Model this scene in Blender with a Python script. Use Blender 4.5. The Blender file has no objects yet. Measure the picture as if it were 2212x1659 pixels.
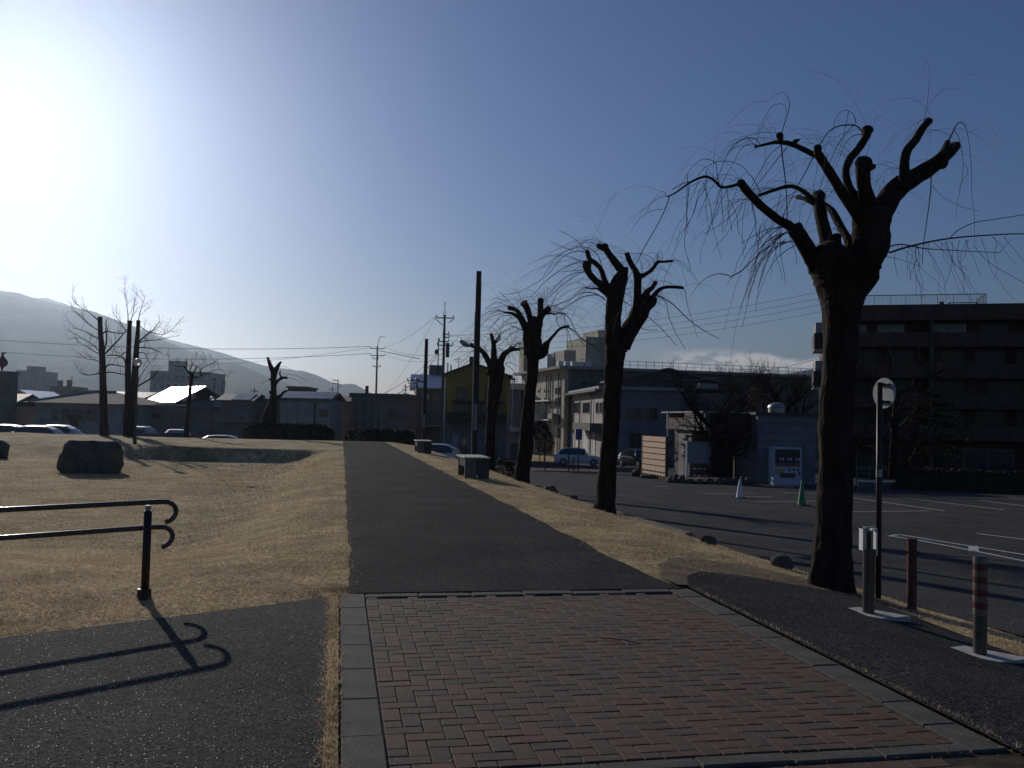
import bpy, math, random
import numpy as np
from mathutils import Vector, Matrix, noise as mnoise

scene = bpy.context.scene
COL = scene.collection
R = math.radians
rng = random.Random(7)

# ------------------------------------------------------------------ camera, sky, sun, exposure
PITCH, ROLL, FPX, EYE = R(2.2), R(1.3), 1912.0, 1.6
_fw = Vector((0, math.cos(PITCH), math.sin(PITCH)))
_u0 = Vector((0, -math.sin(PITCH), math.cos(PITCH)))
_r0 = Vector((1, 0, 0))
_up = _u0 * math.cos(ROLL) - _r0 * math.sin(ROLL)
_rt = _r0 * math.cos(ROLL) + _u0 * math.sin(ROLL)
cam_d = bpy.data.cameras.new('camera')
cam = bpy.data.objects.new('camera', cam_d)
COL.objects.link(cam)
scene.camera = cam
cam_d.sensor_width = 36
cam_d.lens = FPX / 2212 * 36
cam_d.clip_start = 0.1
cam_d.clip_end = 20000
cam.matrix_world = Matrix(((_rt.x, _up.x, -_fw.x, 0), (_rt.y, _up.y, -_fw.y, 0), (_rt.z, _up.z, -_fw.z, EYE), (0, 0, 0, 1)))

SUN_EL, SUN_AZ = R(18.8), R(-29.8)        # azimuth measured from +Y towards +X
SUN_DIR = Vector((math.sin(SUN_AZ) * math.cos(SUN_EL), math.cos(SUN_AZ) * math.cos(SUN_EL), math.sin(SUN_EL)))
SKY_STRENGTH, SUN_STRENGTH, EXPOSURE = 0.080, 4.8, -0.93
world = bpy.data.worlds.new('World')
scene.world = world
world.use_nodes = True
nt = world.node_tree
nt.nodes.clear()
N = lambda t, **k: _node(nt, t, **k)
def _node(tree, t, **k):
    n = tree.nodes.new(t)
    for a, b in k.items():
        setattr(n, a, b)
    return n
sky = N('ShaderNodeTexSky', sky_type='NISHITA')
sky.sun_disc = False
sky.sun_elevation = SUN_EL
sky.sun_rotation = SUN_AZ
sky.altitude = 300
sky.air_density = 1.35
sky.dust_density = 0.8
sky.ozone_density = 4.5
tc = N('ShaderNodeTexCoord')
sep = N('ShaderNodeSeparateXYZ')
nt.links.new(tc.outputs['Generated'], sep.inputs[0])
mp = N('ShaderNodeMapping')
mp.inputs['Scale'].default_value = (1, 1, 3.2)
nt.links.new(tc.outputs['Generated'], mp.inputs[0])
nz = N('ShaderNodeTexNoise')
nz.inputs['Scale'].default_value = 11
nz.inputs['Detail'].default_value = 7
nz.inputs['Roughness'].default_value = 0.55
nt.links.new(mp.outputs[0], nz.inputs['Vector'])
def mr(src, a, b, c=0, d=1, tree=None, smooth=True):
    tree = tree or nt
    m = tree.nodes.new('ShaderNodeMapRange')
    if smooth:
        m.interpolation_type = 'SMOOTHSTEP'
    for i, v in enumerate((a, b, c, d)):
        m.inputs[i + 1].default_value = v
    tree.links.new(src, m.inputs[0])
    return m.outputs[0]
def mul(a, b, tree=None):
    tree = tree or nt
    m = tree.nodes.new('ShaderNodeMath')
    m.operation = 'MULTIPLY'
    tree.links.new(a, m.inputs[0])
    if isinstance(b, (int, float)):
        m.inputs[1].default_value = b
    else:
        tree.links.new(b, m.inputs[1])
    return m.outputs[0]
cm = mul(mr(nz.outputs['Fac'], 0.47, 0.56), mul(mr(sep.outputs['Z'], 0.052, 0.062), mr(sep.outputs['Z'], 0.084, 0.070)))
cm = mul(cm, mr(sep.outputs['X'], 0.15, 0.20))
mix = N('ShaderNodeMix', data_type='RGBA')
nt.links.new(cm, mix.inputs[0])
tint = N('ShaderNodeMix', data_type='RGBA', blend_type='MULTIPLY')
tint.inputs[0].default_value = 1
nt.links.new(sky.outputs[0], tint.inputs[6])
tint.inputs[7].default_value = (.81, .855, 1.16, 1)      # the phone's cool white balance
nt.links.new(tint.outputs[2], mix.inputs[6])
mix.inputs[7].default_value = (11, 10.6, 10.6, 1)
bgn = N('ShaderNodeBackground')
nt.links.new(mix.outputs[2], bgn.inputs[0])
bgn.inputs[1].default_value = SKY_STRENGTH
out = N('ShaderNodeOutputWorld')
nt.links.new(bgn.outputs[0], out.inputs[0])

sun_d = bpy.data.lights.new('sun', 'SUN')
sun_d.energy = SUN_STRENGTH
sun_d.angle = R(0.53)
sun_d.color = (1.0, 0.93, 0.83)
sun = bpy.data.objects.new('sun', sun_d)
COL.objects.link(sun)
sun.rotation_euler = SUN_DIR.to_track_quat('Z', 'Y').to_euler()
scene.view_settings.view_transform = 'Standard'
scene.view_settings.look = 'None'
scene.view_settings.gamma = 1
scene.view_settings.exposure = EXPOSURE
scene.cycles.use_denoising = True
scene.cycles.max_bounces = 6
scene.cycles.volume_bounces = 0

HAZE_DENSITY, HAZE_ANISO = 0.000105, 0.81

# ------------------------------------------------------------------ picture <-> place
def ray(x, y):
    return _fw + _rt * ((x - 1106) / FPX) + _up * ((829.5 - y) / FPX)
def at(x, y, Y):
    d = ray(x, y)
    return Vector((0, 0, EYE)) + d * (Y / d.y)
def gp(x, y, a=0.0, b=0.0):
    d = ray(x, y)
    return Vector((0, 0, EYE)) + d * ((a - EYE) / (d.z - b * d.y))
LOTA, LOTB = -0.15, -0.03
def lotp(x, y):
    return gp(x, y, LOTA, LOTB)

def ss(a, b, x):
    t = min(1, max(0, (x - a) / (b - a)))
    return t * t * (3 - 2 * t)
def pL(Y): return -1.43 - 0.1913 * (Y - 8.13)
def pR(Y): return 1.60 - 0.2056 * (Y - 8.48)
def EO(Y): return float(np.interp(Y, [0, 10, 20, 34, 60], [3.2, 3.5, 4.1, 4.7, 5.2]))
def lot(Y): return LOTA + LOTB * min(max(Y, 0), 100)
def H(X, Y, rough=True):
    o = X - pR(Y)
    d = pL(Y) - X
    hl = -(1.1 + .42 * ss(-31, -19, X)) * ss(53, 60, Y)
    if o > 0:
        h = hl - 0.22 * ss(0.2, 2.4, o)
        e = EO(Y)
        if o > 2.2:
            k = min(1, (o - 2.2) / (e - 2.2))
            h = h * (1 - k) + (lot(Y) - 0.02) * k
        if rough and o < e and o > .3:
            h += 0.05 * mnoise.noise(Vector((X * .7, Y * .5, 3))) * ss(.2, 1, o) * ss(0, .6, e - o)
        if o >= e:
            h = lot(Y) - 0.02
    else:
        h = hl
        if d > 0:
            A = (0.5 + .1 * ss(34, 38, Y)) * ss(8, 14, Y) * ss(0.2, 2.8, d)
            w = ss(-24, -15, X)
            y0 = 38.7 * w + 35 * (1 - w)
            y1 = 39.6 * w + 46 * (1 - w)
            A *= 1 - ss(y0, y1, Y)
            h -= A
            if rough:
                h += 0.06 * mnoise.noise(Vector((X * .22, Y * .18, 0))) * ss(.3, 3, d) * ss(9, 16, Y)
                h += 0.16 * max(0, mnoise.noise(Vector((X * .35, Y * .16, 8)))) * ss(.6, 3, d) * ss(40, 43, Y) * ss(56, 52, Y)
    if Y > 75:
        h = h * (1 - ss(75, 135, Y)) - 3.1 * ss(75, 135, Y)
    return h

# ------------------------------------------------------------------ materials
def material(name, col, col2=None, scale=6.0, rough=0.8, bump=0.0, bscale=None, metal=0.0, spec=0.5, detail=6, lo=.38, hi=.62, vec='Object', stretch=None, coat=0, trans=0.0, alpha=None):
    m = bpy.data.materials.new(name)
    m.use_nodes = True
    t = m.node_tree
    b = t.nodes['Principled BSDF']
    b.inputs['Base Color'].default_value = (*col, 1)
    b.inputs['Roughness'].default_value = rough
    b.inputs['Metallic'].default_value = metal
    b.inputs['Specular IOR Level'].default_value = spec
    b.inputs['Coat Weight'].default_value = coat
    if trans:
        b.inputs['Transmission Weight'].default_value = trans
    tcn = t.nodes.new('ShaderNodeTexCoord')
    v = tcn.outputs[vec]
    if stretch:
        mpn = t.nodes.new('ShaderNodeMapping')
        mpn.inputs['Scale'].default_value = stretch
        t.links.new(v, mpn.inputs[0])
        v = mpn.outputs[0]
    if col2:
        n = t.nodes.new('ShaderNodeTexNoise')
        n.inputs['Scale'].default_value = scale
        n.inputs['Detail'].default_value = detail
        n.inputs['Roughness'].default_value = .6
        t.links.new(v, n.inputs['Vector'])
        mx = t.nodes.new('ShaderNodeMix')
        mx.data_type = 'RGBA'
        t.links.new(mr(n.outputs['Fac'], lo, hi, tree=t), mx.inputs[0])
        mx.inputs[6].default_value = (*col, 1)
        mx.inputs[7].default_value = (*col2, 1)
        t.links.new(mx.outputs[2], b.inputs['Base Color'])
    if bump:
        n2 = t.nodes.new('ShaderNodeTexNoise')
        n2.inputs['Scale'].default_value = bscale or scale * 4
        n2.inputs['Detail'].default_value = 5
        t.links.new(v, n2.inputs['Vector'])
        bp = t.nodes.new('ShaderNodeBump')
        bp.inputs['Strength'].default_value = 1
        bp.inputs['Distance'].default_value = bump
        t.links.new(n2.outputs['Fac'], bp.inputs['Height'])
        t.links.new(bp.outputs[0], b.inputs['Normal'])
    return m

def asphalt(name, col, col2, glint=0.0, spec=.15):
    m = material(name, col, col2, scale=.8, rough=.9, bump=.007, bscale=110, spec=spec, detail=10, lo=.3, hi=.7)
    t = m.node_tree
    b = t.nodes['Principled BSDF']
    # fine aggregate: pale stones in dark binder
    tcn = t.nodes['Texture Coordinate']
    vo = t.nodes.new('ShaderNodeTexVoronoi')
    vo.inputs['Scale'].default_value = 90
    t.links.new(tcn.outputs['Object'], vo.inputs['Vector'])
    sx = t.nodes.new('ShaderNodeSeparateXYZ')
    t.links.new(vo.outputs['Color'], sx.inputs[0])
    base = b.inputs['Base Color'].links[0].from_socket
    mx = t.nodes.new('ShaderNodeMix')
    mx.data_type = 'RGBA'
    mx.blend_type = 'MULTIPLY'
    mx.inputs[0].default_value = 1
    t.links.new(base, mx.inputs[6])
    cr = t.nodes.new('ShaderNodeCombineColor')
    val = mr(sx.outputs['X'], 0, 1, .2, 2.2, tree=t, smooth=False)
    for i in range(3):
        t.links.new(val, cr.inputs[i])
    t.links.new(cr.outputs[0], mx.inputs[7])
    t.links.new(mx.outputs[2], b.inputs['Base Color'])
    if glint:
        # a few polished aggregate faces
        va = t.nodes.new('ShaderNodeTexVoronoi')
        va.inputs['Scale'].default_value = 70
        t.links.new(tcn.outputs['Object'], va.inputs['Vector'])
        s2 = t.nodes.new('ShaderNodeSeparateXYZ')
        t.links.new(va.outputs['Color'], s2.inputs[0])
        msk = mul(mr(s2.outputs['Y'], 1 - glint, 1 - glint + .002, tree=t, smooth=False), mr(va.outputs['Distance'], .16, .12, tree=t, smooth=False), tree=t)
        rr_ = t.nodes.new('ShaderNodeMix')
        t.links.new(msk, rr_.inputs[0]); rr_.inputs[2].default_value = .9
        t.links.new(mr(s2.outputs['Z'], 0, 1, .22, .75, tree=t, smooth=False), rr_.inputs[3])
        t.links.new(rr_.outputs[0], b.inputs['Roughness'])
        t.links.new(mr(msk, 0, 1, spec, 1.0, tree=t, smooth=False), b.inputs['Specular IOR Level'])
        t.links.new(mr(msk, 0, 1, 0.0, 1.0, tree=t, smooth=False), b.inputs['Metallic'])
        mx2 = t.nodes.new('ShaderNodeMix')
        mx2.data_type = 'RGBA'
        t.links.new(msk, mx2.inputs[0])
        t.links.new(mx.outputs[2], mx2.inputs[6])
        mx2.inputs[7].default_value = (.9, .88, .85, 1)
        t.links.new(mx2.outputs[2], b.inputs['Base Color'])
    return m

M = {}
M['lawn'] = material('dry_lawn', (.34, .245, .15), (.52, .40, .25), scale=.9, rough=.95, bump=.022, bscale=55, spec=.1, detail=9)
_t = M['lawn'].node_tree
_b = _t.nodes['Principled BSDF']
_base = _b.inputs['Base Color'].links[0].from_socket
_tc = _t.nodes['Texture Coordinate'].outputs['Object']
def _noise(sc, det, ro=.7):
    n_ = _t.nodes.new('ShaderNodeTexNoise')
    n_.inputs['Scale'].default_value = sc; n_.inputs['Detail'].default_value = det; n_.inputs['Roughness'].default_value = ro
    _t.links.new(_tc, n_.inputs['Vector'])
    return n_.outputs['Fac']
def _mulc(src, fac, c0, c1):
    r_ = _t.nodes.new('ShaderNodeMix'); r_.data_type = 'RGBA'
    _t.links.new(fac, r_.inputs[0]); r_.inputs[6].default_value = (*c0, 1); r_.inputs[7].default_value = (*c1, 1)
    m_ = _t.nodes.new('ShaderNodeMix'); m_.data_type = 'RGBA'; m_.blend_type = 'MULTIPLY'; m_.inputs[0].default_value = 1
    _t.links.new(src, m_.inputs[6]); _t.links.new(r_.outputs[2], m_.inputs[7])
    return m_.outputs[2]
_c = _mulc(_base, mr(_noise(21, 6), .36, .62, tree=_t), (.38, .36, .34), (1.45, 1.45, 1.42))      # matted tufts
_c = _mulc(_c, mr(_noise(3.4, 5), .38, .62, tree=_t), (.78, .80, .72), (1.18, 1.14, 1.12))        # thin and thick growth
_c = _mulc(_c, mr(_noise(.33, 4), .40, .62, tree=_t), (.82, .86, .72), (1.1, 1.06, 1.04))         # olive and straw areas
_t.links.new(_c, _b.inputs['Base Color'])
M['blade'] = material('straw_blade', (.66, .51, .32), (.44, .33, .20), scale=1.2, rough=.75, spec=.25)
_t = M['blade'].node_tree
_b = _t.nodes['Principled BSDF']
_tr = _t.nodes.new('ShaderNodeBsdfTranslucent')
_ms = _t.nodes.new('ShaderNodeMixShader')
_ms.inputs[0].default_value = .45
_t.links.new(_b.inputs['Base Color'].links[0].from_socket, _tr.inputs[0])
_t.links.new(_b.outputs[0], _ms.inputs[1])
_t.links.new(_tr.outputs[0], _ms.inputs[2])
_t.links.new(_ms.outputs[0], _t.nodes['Material Output'].inputs[0])
M['soil'] = material('bare_soil', (.10, .074, .050), (.20, .15, .10), scale=2, rough=.95, bump=.02, bscale=30, spec=.1)
M['asph_glint'] = asphalt('asphalt_worn', (.042, .040, .039), (.066, .063, .058), glint=.22, spec=.04)
M['asph_path'] = asphalt('asphalt_path', (.032, .032, .033), (.054, .052, .050), glint=.006, spec=.02)
M['asph_lot'] = asphalt('asphalt_lot', (.044, .044, .046), (.070, .068, .066), spec=.04)
M['line'] = material('road_paint', (.62, .62, .60), (.38, .38, .37), scale=14, rough=.7)
M['brick_red'] = material('brick_red', (.135, .080, .060), (.108, .068, .053), scale=9, rough=.85, bump=.003, bscale=120, spec=.2)
M['brick_dark'] = material('brick_dark', (.112, .073, .056), (.092, .064, .050), scale=9, rough=.85, bump=.003, bscale=120, spec=.2)
M['brick_grey'] = material('brick_grey', (.100, .080, .060), (.080, .067, .052), scale=9, rough=.88, bump=.003, bscale=120, spec=.2)
M['brick_orange'] = material('brick_orange', (.13, .078, .052), (.10, .062, .046), scale=9, rough=.88, bump=.003, bscale=120, spec=.2)
M['edging'] = material('edging_stone', (.112, .103, .090), (.080, .075, .066), scale=5, rough=.9, bump=.004, bscale=80, spec=.2)
M['joint'] = material('joint_sand', (.055, .045, .036), (.085, .070, .052), scale=12, rough=1, spec=.05)
M['bark'] = material('willow_bark', (.022, .017, .013), (.042, .033, .026), scale=7, rough=.95, bump=.05, bscale=13, spec=.1, stretch=(1, 1, .28))
M['bark_thin'] = material('twig_bark', (.055, .036, .026), (.08, .052, .034), scale=7, rough=.7, spec=.25)
M['cutwood'] = material('cut_wood', (.12, .09, .065), (.07, .05, .04), scale=20, rough=.9)
M['stone_dark'] = material('boulder_stone', (.065, .058, .052), (.11, .10, .09), scale=3, rough=.9, bump=.03, bscale=9, spec=.2)
M['brownmetal'] = material('brown_painted_steel', (.028, .019, .015), (.040, .028, .022), scale=4, rough=.5, spec=.35)
M['darkmetal'] = material('dark_steel', (.030, .028, .028), (.045, .042, .04), scale=4, rough=.4, spec=.5)
M['steel'] = material('galvanised_steel', (.35, .35, .35), (.25, .25, .26), scale=7, rough=.42, metal=.7)
M['white'] = material('white_paint', (.75, .75, .74), (.6, .6, .59), scale=5, rough=.5)
M['concrete'] = material('concrete', (.30, .29, .27), (.21, .205, .19), scale=2.5, rough=.9, bump=.004, bscale=40, spec=.2)
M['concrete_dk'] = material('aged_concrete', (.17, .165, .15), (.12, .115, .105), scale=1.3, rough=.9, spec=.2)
M['polebrown'] = material('pole_concrete', (.13, .115, .10), (.09, .08, .07), scale=2, rough=.85)
M['glass'] = material('window_glass', (.03, .04, .05), rough=.08, spec=.9)
M['glass_pale'] = material('curtained_glass', (.06, .075, .085), (.035, .045, .055), scale=1.5, rough=.2, spec=.7)
M['frame'] = material('window_frame', (.16, .16, .16), rough=.5)
M['yellow'] = material('yellow_render', (.30, .22, .05), (.23, .17, .04), scale=1.0, rough=.85)
M['brownclad'] = material('brown_cladding', (.045, .03, .022), (.07, .048, .034), scale=3, rough=.8)
M['greyrender'] = material('grey_render', (.17, .17, .18), (.13, .13, .135), scale=.8, rough=.85)
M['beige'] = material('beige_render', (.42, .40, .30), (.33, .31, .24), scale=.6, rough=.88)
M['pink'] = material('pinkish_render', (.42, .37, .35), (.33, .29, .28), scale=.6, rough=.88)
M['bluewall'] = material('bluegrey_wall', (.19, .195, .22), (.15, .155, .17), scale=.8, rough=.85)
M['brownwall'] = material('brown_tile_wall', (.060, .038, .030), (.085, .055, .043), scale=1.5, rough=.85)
M['darkwall'] = material('dark_timber_wall', (.055, .048, .045), (.08, .07, .065), scale=1.5, rough=.85)
M['palewall'] = material('pale_render', (.34, .34, .33), (.26, .26, .25), scale=.8, rough=.85)
M['rooftile'] = material('glazed_roof_tile', (.10, .105, .12), (.15, .155, .17), scale=3, rough=.32, spec=.8)
M['roofdark'] = material('dark_roof', (.07, .065, .065), (.10, .095, .095), scale=2, rough=.6)
M['roofmetal'] = material('metal_roof', (.42, .42, .44), (.36, .36, .37), scale=2, rough=.30, metal=.85)
M['wood'] = material('new_cedar_board', (.80, .53, .34), (.68, .44, .27), scale=2.2, rough=.75, stretch=(1, 1, 9))
M['hedge'] = material('hedge_leaf', (.030, .030, .018), (.055, .042, .025), scale=3, rough=.8, spec=.2)
M['conifer'] = material('conifer_needle', (.022, .035, .018), (.035, .048, .022), scale=3, rough=.8, spec=.2)
M['hill'] = material('forested_hill', (.020, .024, .018), (.038, .034, .028), scale=.02, rough=1, bump=2, bscale=.06, spec=.05)
M['rubber'] = material('tyre_rubber', (.02, .02, .02), rough=.8)
M['car_white'] = material('car_paint_white', (.62, .63, .65), rough=.4, coat=.5)
M['car_silver'] = material('car_paint_silver', (.40, .41, .43), rough=.4, coat=.5, metal=.3)
M['car_black'] = material('car_paint_black', (.018, .018, .020), rough=.35, coat=.5)
M['car_grey'] = material('car_paint_grey', (.06, .065, .07), rough=.4, coat=.5)
M['redpost'] = material('red_post_paint', (.10, .020, .017), (.06, .015, .013), scale=9, rough=.5)
M['redband'] = material('red_reflective_band', (.10, .022, .018), (.14, .03, .025), scale=9, rough=.35)
M['whiteband'] = material('pale_reflective_band', (.20, .165, .13), (.14, .115, .09), scale=9, rough=.4)
M['green'] = material('green_plastic', (.012, .23, .07), (.01, .18, .06), scale=8, rough=.45)
M['greenmetal'] = material('green_painted_rail', (.08, .16, .15), rough=.5)
M['blue'] = material('blue_sign', (.04, .06, .20), rough=.5)
M['vend'] = material('vending_cabinet', (.42, .45, .56), (.38, .41, .52), scale=2, rough=.4)
M['orange'] = material('orange_print', (.45, .17, .05), (.18, .09, .10), scale=18, rough=.4)
M['yellowlabel'] = material('yellow_print', (.45, .36, .10), (.3, .24, .09), scale=18, rough=.5)
M['globe'] = material('globe_diffuser', (.75, .75, .73), rough=.25, trans=.35)
M['signback'] = material('sign_back', (.50, .52, .54), (.40, .42, .44), scale=5, rough=.55)
M['rooffelt'] = material('matt_roof', (.20, .175, .165), (.16, .145, .135), scale=1, rough=.9, spec=.1)
M['benchwood'] = material('bench_slat', (.52, .49, .40), (.42, .40, .32), scale=6, rough=.7)
M['glass_dim'] = material('dim_glass', (.022, .028, .034), (.012, .015, .018), scale=.8, rough=.25, spec=.3)
M['railmetal'] = material('polished_brown_steel', (.07, .06, .055), rough=.22, spec=.8, metal=.5)
M['midwall'] = material('veil_lightened_wall', (.22, .20, .19), (.15, .14, .135), scale=.5, rough=.9, detail=8)  # wall colour raised to stand in for veiling glare over the left houses
M['bollard'] = material('bronze_bollard', (.13, .11, .09), (.09, .075, .06), scale=12, rough=.38, metal=.35)
M['plate'] = material('pale_concrete', (.45, .44, .43), (.34, .33, .32), scale=9, rough=.9)
M['board'] = material('notice_board_back', (.21, .23, .27), (.18, .20, .235), scale=2, rough=.6)
M['roofgravel'] = material('roof_slab', (.12, .12, .12), rough=.9)

# ------------------------------------------------------------------ mesh helpers
class MB:
    def __init__(s):
        s.v, s.f = [], []
    def add(s, vs, fs):
        n = len(s.v)
        s.v.extend([tuple(q) for q in vs])
        s.f.extend([tuple(i + n for i in q) for q in fs])
        return s
    def box(s, x0, x1, y0, y1, z0, z1, rz=0, c=(0, 0)):
        vs = [(x, y, z) for z in (z0, z1) for y in (y0, y1) for x in (x0, x1)]
        if rz:
            ca, sa = math.cos(rz), math.sin(rz)
            vs = [(c[0] + (x - c[0]) * ca - (y - c[1]) * sa, c[1] + (x - c[0]) * sa + (y - c[1]) * ca, z) for x, y, z in vs]
        return s.add(vs, [(0, 2, 3, 1), (4, 5, 7, 6), (0, 1, 5, 4), (2, 6, 7, 3), (0, 4, 6, 2), (1, 3, 7, 5)])
    def prism(s, poly, y0, y1):          # polygon in x-z extruded along y
        n = len(poly)
        vs = [(x, y0, z) for x, z in poly] + [(x, y1, z) for x, z in poly]
        fs = [tuple(range(n)), tuple(range(2 * n - 1, n - 1, -1))]
        fs += [(i + n, (i + 1) % n + n, (i + 1) % n, i) for i in range(n)]
        return s.add(vs, fs)
    def prism_z(s, poly, z0, z1):
        n = len(poly)
        vs = [(x, y, z0) for x, y in poly] + [(x, y, z1) for x, y in poly]
        fs = [tuple(range(n - 1, -1, -1)), tuple(range(n, 2 * n))]
        fs += [(i, (i + 1) % n, (i + 1) % n + n, i + n) for i in range(n)]
        return s.add(vs, fs)
    def tube(s, pts, rad, sides=8, cap=True, wob=0.0, seed=0):
        pts = [Vector(p) for p in pts]
        n = len(pts)
        if isinstance(rad, (int, float)):
            rad = [rad] * n
        T = []
        for i in range(n):
            a = pts[max(i - 1, 0)]
            b = pts[min(i + 1, n - 1)]
            t = b - a
            T.append(t.normalized() if t.length > 1e-9 else Vector((0, 0, 1)))
        ref = Vector((0, 0, 1)) if abs(T[0].z) < .9 else Vector((1, 0, 0))
        u = T[0].cross(ref).normalized()
        vs = []
        for i in range(n):
            u = (u - T[i] * u.dot(T[i]))
            u = u.normalized() if u.length > 1e-6 else T[i].orthogonal().normalized()
            w = T[i].cross(u)
            for k in range(sides):
                a = 2 * math.pi * k / sides
                r = rad[i]
                if wob:
                    d = u * math.cos(a) + w * math.sin(a)
                    q = pts[i] + d * r
                    r *= 1 + (wob * .45 * mnoise.noise(Vector((d.x * 9 + seed, d.y * 9, q.z * 5))) if sides > 20 else 0) + wob * mnoise.noise(Vector((d.x * 2.2 + seed, d.y * 2.2, q.z * 3.5))) + wob * .7 * mnoise.noise(q * (1.3 / max(r, .05)) + Vector((seed, 0, 0)))
                vs.append(pts[i] + u * (math.cos(a) * r) + w * (math.sin(a) * r))
        fs = []
        for i in range(n - 1):
            for k in range(sides):
                k2 = (k + 1) % sides
                fs.append((i * sides + k, i * sides + k2, (i + 1) * sides + k2, (i + 1) * sides + k))
        if cap:
            fs.append(tuple(range(sides - 1, -1, -1)))
            fs.append(tuple((n - 1) * sides + k for k in range(sides)))
        return s.add(vs, fs)
    def lathe(s, prof, c=(0, 0, 0), sides=20):     # profile of (r, z)
        vs, fs = [], []
        for r, z in prof:
            for k in range(sides):
                a = 2 * math.pi * k / sides
                vs.append((c[0] + r * math.cos(a), c[1] + r * math.sin(a), c[2] + z))
        for i in range(len(prof) - 1):
            for k in range(sides):
                k2 = (k + 1) % sides
                fs.append((i * sides + k, i * sides + k2, (i + 1) * sides + k2, (i + 1) * sides + k))
        return s.add(vs, fs)
    def build(s, name, mat, parent=None, smooth=False):
        off = (0, 0, 0)
        if parent is not None and 'wx' in OFF.get(parent.name, {}):
            off = OFF[parent.name]['wx']
        me = bpy.data.meshes.new(name)
        v = [(a - off[0], b - off[1], c - off[2]) for a, b, c in s.v] if any(off) else s.v
        me.from_pydata(v, [], s.f)
        me.update()
        if smooth:
            me.shade_smooth()
            for pl_ in me.polygons:
                if pl_.loop_total > 4: pl_.use_smooth = False
        me.materials.append(M[mat] if isinstance(mat, str) else mat)
        o = bpy.data.objects.new(name, me)
        COL.objects.link(o)
        if parent is not None:
            o.parent = parent
            if off != (0, 0, 0):
                OFF[o.name] = {'wx': off}
        return o
OFF = {}     # roots whose parts are modelled in world coordinates: their offset
def tag(o, label=None, cat=None, group=None, kind=None):
    if label: o['label'] = label
    if cat: o['category'] = cat
    if group: o['group'] = group
    if kind: o['kind'] = kind
    return o
def root(name, loc, label, cat, group=None, rz=0, world_parts=False):
    o = bpy.data.objects.new(name, None)
    o.empty_display_size = .3
    COL.objects.link(o)
    o.location = loc
    o.rotation_euler = (0, 0, rz)
    if world_parts:
        OFF[o.name] = {'wx': tuple(loc)}
    return tag(o, label, cat, group)
def dup(rt_, loc, rz, label, mats=None):
    r = rt_.copy()
    COL.objects.link(r)
    r.location = loc
    r.rotation_euler = (0, 0, rz)
    r['label'] = label
    for ch in rt_.children:
        c = ch.copy()
        COL.objects.link(c)
        c.parent = r
        if mats and ch.data and ch.data.materials and ch.data.materials[0].name in mats:
            c.data = ch.data.copy()
            c.data.materials[0] = M[mats[ch.data.materials[0].name]]
        for g in ch.children:
            d = g.copy()
            COL.objects.link(d)
            d.parent = c
    return r
def sheet(name, xs, ys, zf, mat, kind='structure', smooth=True):
    vs = [(x, y, zf(x, y)) for y in ys for x in xs]
    nx = len(xs)
    fs = [(j * nx + i, j * nx + i + 1, (j + 1) * nx + i + 1, (j + 1) * nx + i) for j in range(len(ys) - 1) for i in range(nx - 1)]
    m = MB()
    m.v, m.f = vs, fs
    return tag(m.build(name, mat, smooth=smooth), kind=kind)
def patch(name, fn, ns, nt_, dz, mat, kind='structure', zf=None):
    vs = []
    for j in range(nt_ + 1):
        for i in range(ns + 1):
            X, Y = fn(i / ns, j / nt_)
            vs.append((X, Y, (zf or H)(X, Y) + dz))
    w = ns + 1
    fs = [(j * w + i, j * w + i + 1, (j + 1) * w + i + 1, (j + 1) * w + i) for j in range(nt_) for i in range(ns)]
    m = MB()
    m.v, m.f = vs, fs
    return tag(m.build(name, mat, smooth=True), kind=kind)

# ------------------------------------------------------------------ ground, lawn, path, lot
gm = MB()
gm.add([(-9000, -3000, -3.6), (9000, -3000, -3.6), (9000, 12000, -3.6), (-9000, 12000, -3.6)], [(0, 1, 2, 3)])
tag(gm.build('ground', 'soil'), kind='structure')
xs = list(np.arange(-140, -40, 5)) + list(np.arange(-40, -14, 1)) + list(np.arange(-14, 8, .25)) + list(np.arange(8, 40, 2)) + list(np.arange(40, 161, 10))
ys = list(np.arange(-12, 2, 1)) + list(np.arange(2, 20, .25)) + list(np.arange(20, 38, .5)) + list(np.arange(38, 42, .2)) + list(np.arange(42, 62, .5)) + list(np.arange(62, 150, 4)) + [160, 200]
def Hlawn(X, Y):
    h = H(X, Y)
    if -3 < Y < 8.8:
        uu = (X + 1.49) * .982 + (Y - 7.95) * .190
        vv = (X + 1.49) * .190 - (Y - 7.95) * .982
        h -= .16 * ss(-.3, -.02, uu) * ss(3.6, 3.31, uu) * ss(-.3, 0, vv)
    return h
sheet('lawn', xs, ys, Hlawn, 'lawn')

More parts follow.
